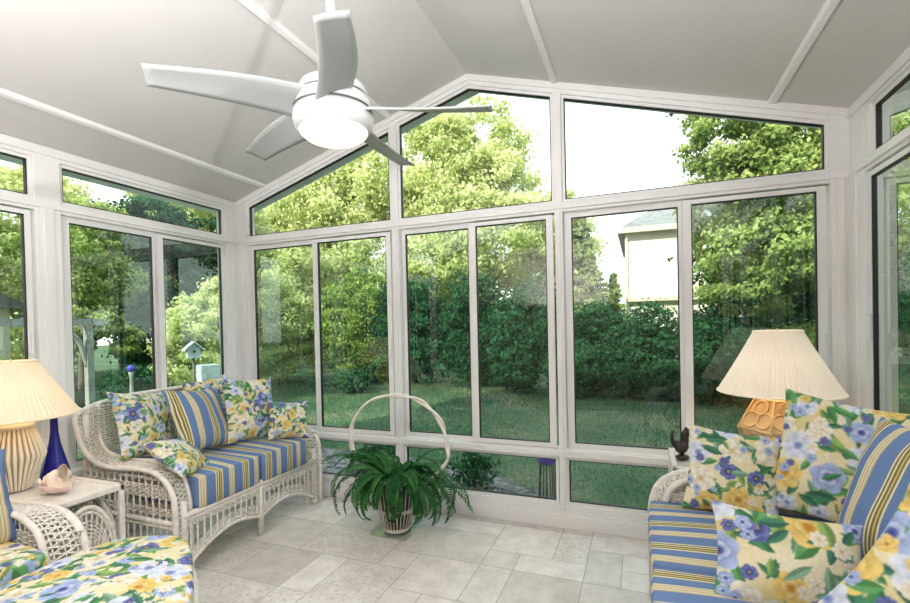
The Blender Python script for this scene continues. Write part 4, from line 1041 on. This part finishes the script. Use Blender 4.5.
# left side of the garden
tree('deciduous_tree', (-5.2, 4.1), [(-5.2, 4.1, 1.5, .7, .7, .6), (-5.0, 4.5, 2.0, .6, .6, .5), (-5.3, 3.8, .8, .7, .6, .6), (-5.5, 4.6, 1.2, .7, .6, .6)], 15000, .08, M['leaf_bright'],
     'sunlit yellow-green bush in the far left pane beside the birdhouse', 'tree', 150, .05, None, 45)
tree('deciduous_tree', (-7.6, 4.9), [(-7.6, 4.9, 1.4, .9, .9, 1.1), (-7.7, 5.3, 2.6, .9, 1.0, .9), (-7.5, 5.8, 3.6, .9, 1.1, .8), (-7.8, 4.9, 3.9, .9, .9, .7)], 15000, .12, M['leaf_dark'],
     'dark tree behind the striped pillow, seen through the left wall', 'tree', 151, .11, 'trees outside the left wall', 45)
tree('deciduous_tree', (-10.4, 8.6), [(-10.4, 8.6, 2.0, 1.6, 1.6, 1.7), (-10.2, 8.0, 3.8, 1.5, 1.5, 1.3), (-10.6, 9.4, 5.0, 1.6, 1.6, 1.3), (-10.4, 7.4, 5.2, 1.4, 1.3, 1.0)], 18000, .15, M['leaf_bright'],
     'tall pale tree at the far end of the left wall view', 'tree', 152, .15, 'trees outside the left wall', 45)
tree('deciduous_tree', (-7.4, 3.0), [(-7.4, 3.0, 1.7, .7, .7, .45), (-7.5, 3.4, 2.5, .9, .8, .6), (-7.3, 2.7, 2.9, .8, .7, .5), (-7.5, 3.2, 3.6, .9, .9, .5), (-7.2, 3.6, 1.2, .6, .5, .35)], 14000, .095, M['leaf_maple'],
     'light green tree with bare lower trunk outside the middle left pane', 'tree', 153, .09, 'trees outside the left wall', 45)
tree('deciduous_tree', (-12.0, 4.4), [(-12.0, 4.4, 1.6, 1.4, 1.5, 1.4), (-12.2, 3.6, 3.2, 1.4, 1.5, 1.2), (-11.8, 5.2, 3.6, 1.4, 1.4, 1.2), (-12.0, 4.4, 4.8, 1.5, 1.6, 1.0)], 18000, .14, M['leaf_bright'],
     'yellow-green tree above the shed roof in the left edge pane', 'tree', 154, .14, 'trees outside the left wall', 45)
bush(-6.0, 3.3, .7, .7, 1.0, 5000, .08, M['leaf_dark'], 'low dark bush outside the left wall below the trees', 155)
bush(-7.6, 1.75, .6, .6, 1.2, 5000, .08, M['leaf_mid'], 'low green bush in front of the shed at the left edge', 156)
for k, (x, y, h) in enumerate([(-16.5, 4.5, 6.5), (-16, 9.5, 6.5), (-15, 14.5, 6.5)]):
    bl = [(x + r_.uniform(-.5, .5) * 2.4, y + r_.uniform(-.5, .5) * 2.8, GZ + h * r_.uniform(.2, .8), 1.7, 1.9, h * .26) for _ in range(7)]
    tree('deciduous_tree', (x, y), bl, 11000, .22, M[['leaf_mid', 'leaf_dark', 'leaf_mid'][k]], ['far tree behind the left arbor', 'far dark tree behind the left loveseat', 'far tree behind the left corner post'][k], 'tree', 160 + k, .2, 'far trees outside the left wall', 45)
# right side
tree('deciduous_tree', (8.2, 2.4), [(8.2, 2.4, 1.4, 1.0, 1.3, 1.0), (8.4, 1.6, 2.6, 1.0, 1.2, .9), (8.0, 3.2, 2.8, 1.0, 1.2, .9), (8.4, 2.4, 3.8, 1.2, 1.5, .9)], 12000, .12, M['leaf_maple'],
     'bright green tree seen through the right wall window', 'tree', 170, .1, None, 45)
bush(7.6, 4.2, 1.0, 1.0, 1.7, 6000, .09, M['leaf_dark'], 'dark bush seen through the right wall window', 171)

# neighbouring house
def house():
    Y = 16.5; x0 = 2.84; root = empty('neighbour_house', (x0, Y, GZ)); tag(root, 'cream two-storey house with grey hipped roof beyond the hedge', 'house')
    wd = 9; dp = 8; h = 4.9 - GZ
    MB().box((0, 0, 0), (wd, dp, h)).build('wall', M['gable'], root)
    e = .35; rz = 1.5
    mb = MB(); mb.add([(-e, -e, h), (wd + e, -e, h), (wd + e, dp + e, h), (-e, dp + e, h), (3.0, dp / 2, h + 2.6), (wd - 3.0, dp / 2, h + 2.6)], [(0, 1, 5, 4), (1, 2, 5), (2, 3, 4, 5), (3, 0, 4), (3, 2, 1, 0)]); mb.build('roof', M['roofing'], root)
    MB().box((-e - .05, -e - .08, h - .16), (wd + e, -e + .02, h + .04)).build('gutter', M['trimw'], root)
    MB().box((-.02, -.30, 2.35), (wd, .0, 2.50)).build('porch_eave', M['trimw'], root)
    mb = MB(); mb.tube([(.0, -.12, 0), (.0, -.12, h - .1)], .05, 8); mb.build('downspout', M['gable'], root, True)
house()
# garden ornament outside the middle low pane
g = empty('wind_chime', (2.60, .38, GZ)); tag(g, 'purple-capped wind chime with thin grey rods outside the low middle pane', 'wind chime')
MB().lathe([(.0, .615), (.040, .61), (.066, .595), (.068, .565), (.055, .55), (.02, .545), (.0, .545)], 24, cap=False).build('cap', M['purple'], g, True)
for k in range(7):
    a = 2 * PI * k / 7; MB().tube([(.05 * math.cos(a), .05 * math.sin(a), .56), (.062 * math.cos(a), .062 * math.sin(a), .20 + .05 * (k % 3))], .005, 6).build('rod', M['rod'], g, True)
MB().tube([(0, 0, .55), (0, 0, 0)], .007, 6).build('stake', M['rod'], g, True)
# small plant in the bed
def sprig(x, y, label, seed):
    root = empty('bedding_plant', (x, y, GZ)); tag(root, label, 'plant'); r = np.random.default_rng(seed)
    C = r.normal(size=(500, 3)) * np.array([.10, .10, .09]) + np.array([0, 0, .2]); C[:, 2] = np.abs(C[:, 2])
    V, F = leaves(C, np.tile([0, 0, 1.], (500, 1)), .05, r, .1, 1.5); from_np('foliage', V, F, M['leaf_dark'], root, fac=r.uniform(.2, .9, 2000))
    MB().tube([(0, 0, 0), (.01, 0, .2)], .006, 6).build('stem', M['bark'], root, True)
sprig(1.75, 1.15, 'small leafy plant in the gravel bed right of the fern', 201)
sprig(.55, 1.35, 'small leafy plant in the gravel bed left of the fern', 202)
# birdhouse and box on posts
def birdhouse():
    x, y, z = -4.3, 3.06, .86; root = empty('birdhouse', (x, y, GZ), (0, 0, math.radians(-30))); tag(root, 'pale blue birdhouse on a post outside the far left pane', 'birdhouse'); H = z - GZ
    MB().tube([(0, 0, 0), (0, 0, H)], .022, 8).build('post', M['bark'], root, True)
    mb = MB(); w, d, h = .105, .105, .17
    mb.prism([(d, -w, H), (d, w, H), (d, w, H + h), (d, 0, H + h + .10), (d, -w, H + h)], (-2 * d, 0, 0)); b = mb.build('box', M['birdhouse'], root)
    MB().lathe([(.0, 0), (.025, 0)], 16, cap=False).map(lambda x, y, z: (d + .002, x, H + .12 + y)).build('entry_hole', M['dark'], b, fixn=False)
    mb = MB()
    for s in (-1, 1): mb.prism([(d + .05, 0, H + h + .115), (d + .05, s * (w + .06), H + h - .035), (d + .05, s * (w + .06), H + h - .015), (d + .05, 0, H + h + .135)], (-2 * d - .1, 0, 0))
    mb.build('roof', M['birdhouse'], root)
birdhouse()
pb = empty('planter_box', (-3.5, 2.68, GZ), (0, 0, -.4)); tag(pb, 'pale blue-white garden box on legs right of the birdhouse', 'planter')
MB().box((-.12, -.15, .75), (.12, .15, 1.03)).build('box', M['birdhouse'], pb, bevel=.01)
for sx in (-1, 1):
    for sy in (-1, 1): MB().box((sx * .09 - .015, sy * .11 - .015, 0), (sx * .09 + .015, sy * .11 + .015, .75)).build('leg', M['bark'], pb)
gb = empty('gazing_ball', (-5.0, 2.40, GZ)); tag(gb, 'small shiny blue ball on a garden stand outside the left wall', 'ornament')
MB().ball((0, 0, .97), .065).build('ball', M['blueball'], gb, True); MB().lathe([(.12, 0), (.04, .05), (.025, .8), (.045, .91)], 16).build('stand', M['arbor'], gb, True)
# arbor
ar = empty('garden_arbor', (-4.5, 1.44, GZ)); tag(ar, 'weathered white wooden arbor with curved brace outside the left wall', 'arbor')
for y in (0, -1.5): MB().box((-.045, y - .045, 0), (.045, y + .045, 1.76)).build('post', M['arbor'], ar)
MB().box((-.04, -1.75, 1.72), (.04, .22, 1.82)).build('beam', M['arbor'], ar)
MB().tube(smooth_path([(0, -.02, 1.1), (0, -.14, 1.5), (0, -.42, 1.74)], 6), .035, 6).build('brace', M['arbor'], ar, True)
sh = empty('garden_shed', (-9, 2.6, GZ)); tag(sh, 'white garden shed with grey roof at the left edge', 'shed')
MB().box((-2, -2.4, 0), (0, 0, 2.15)).build('wall', M['gable'], sh)
MB().prism([(.25, .2, 2.25), (.25, -1.2, 2.85), (.25, -2.6, 2.25), (.25, -2.6, 2.15), (.25, .2, 2.15)], (-2.5, 0, 0)).build('roof', M['roofing'], sh)

# ------------------------------------------------------------------ light
w = bpy.data.worlds.new('sky'); sc.world = w; w.use_nodes = True; nt = w.node_tree; bg = nt.nodes['Background']
tc = nd(nt, 'ShaderNodeTexCoord'); sp = nd(nt, 'ShaderNodeSeparateXYZ'); nt.links.new(tc.outputs['Generated'], sp.inputs[0])
rp = nd(nt, 'ShaderNodeValToRGB'); rp.color_ramp.elements[0].position = .0; rp.color_ramp.elements[0].color = (1, .98, .94, 1); rp.color_ramp.elements[1].position = .7; rp.color_ramp.elements[1].color = (.80, .90, 1, 1)
nt.links.new(sp.outputs[2], rp.inputs[0]); nt.links.new(rp.outputs[0], bg.inputs['Color']); bg.inputs['Strength'].default_value = 2.3
sd = bpy.data.lights.new('sun', 'SUN'); sd.energy = 7.5; sd.color = (1, .93, .78); sd.angle = .012
so = bpy.data.objects.new('sun', sd); COL.objects.link(so); so.rotation_euler = Vector((.24, .85, -.56)).to_track_quat('-Z', 'Y').to_euler()
# fill lights added out of view, bounced off the ceiling to brighten the room
def area(name, loc, direction, size, energy, col=(1, .98, .975)):
    ld = bpy.data.lights.new(name, 'AREA'); ld.energy = energy; ld.size = size; ld.color = col
    o = bpy.data.objects.new(name, ld); COL.objects.link(o); o.location = loc; o.rotation_euler = Vector(direction).to_track_quat('-Z', 'Y').to_euler(); return o
area('fill_light', (3.95, -2.66, 2.16), (-.85, .02, .42), .05, 42)  # added side light, placed so the downrod shadow crosses the left ceiling
area('fill_light', (2.2, -3.6, 1.62), (0, 0, 1), 1.0, 205)

# ------------------------------------------------------------------ camera
cd = bpy.data.cameras.new('camera'); cam = bpy.data.objects.new('camera', cd); COL.objects.link(cam); sc.camera = cam
cd.sensor_width = 36; cd.sensor_fit = 'HORIZONTAL'; cd.lens = 469.55 / 910 * 36; cd.shift_y = 29.06 / 910; cd.clip_start = .02; cd.clip_end = 300
y, p, r = math.radians(21.4743), math.radians(-.7011), math.radians(-1.2731)
fw = Vector((-math.sin(y) * math.cos(p), math.cos(y) * math.cos(p), math.sin(p))); rt = Vector((math.cos(y), math.sin(y), 0)); up = rt.cross(fw)
rt, up = rt * math.cos(r) + up * math.sin(r), up * math.cos(r) - rt * math.sin(r)
cam.matrix_world = Matrix(((rt.x, up.x, -fw.x, 3.2705), (rt.y, up.y, -fw.y, -3.1438), (rt.z, up.z, -fw.z, 1.3569), (0, 0, 0, 1)))
sc.view_settings.view_transform = 'Standard'; sc.view_settings.look = 'None'; sc.view_settings.exposure = 0; sc.view_settings.gamma = 1
sc.cycles.use_denoising = True
sc.cycles.max_bounces = 8; sc.cycles.transparent_max_bounces = 16; sc.cycles.sample_clamp_indirect = 6; sc.cycles.caustics_reflective = False
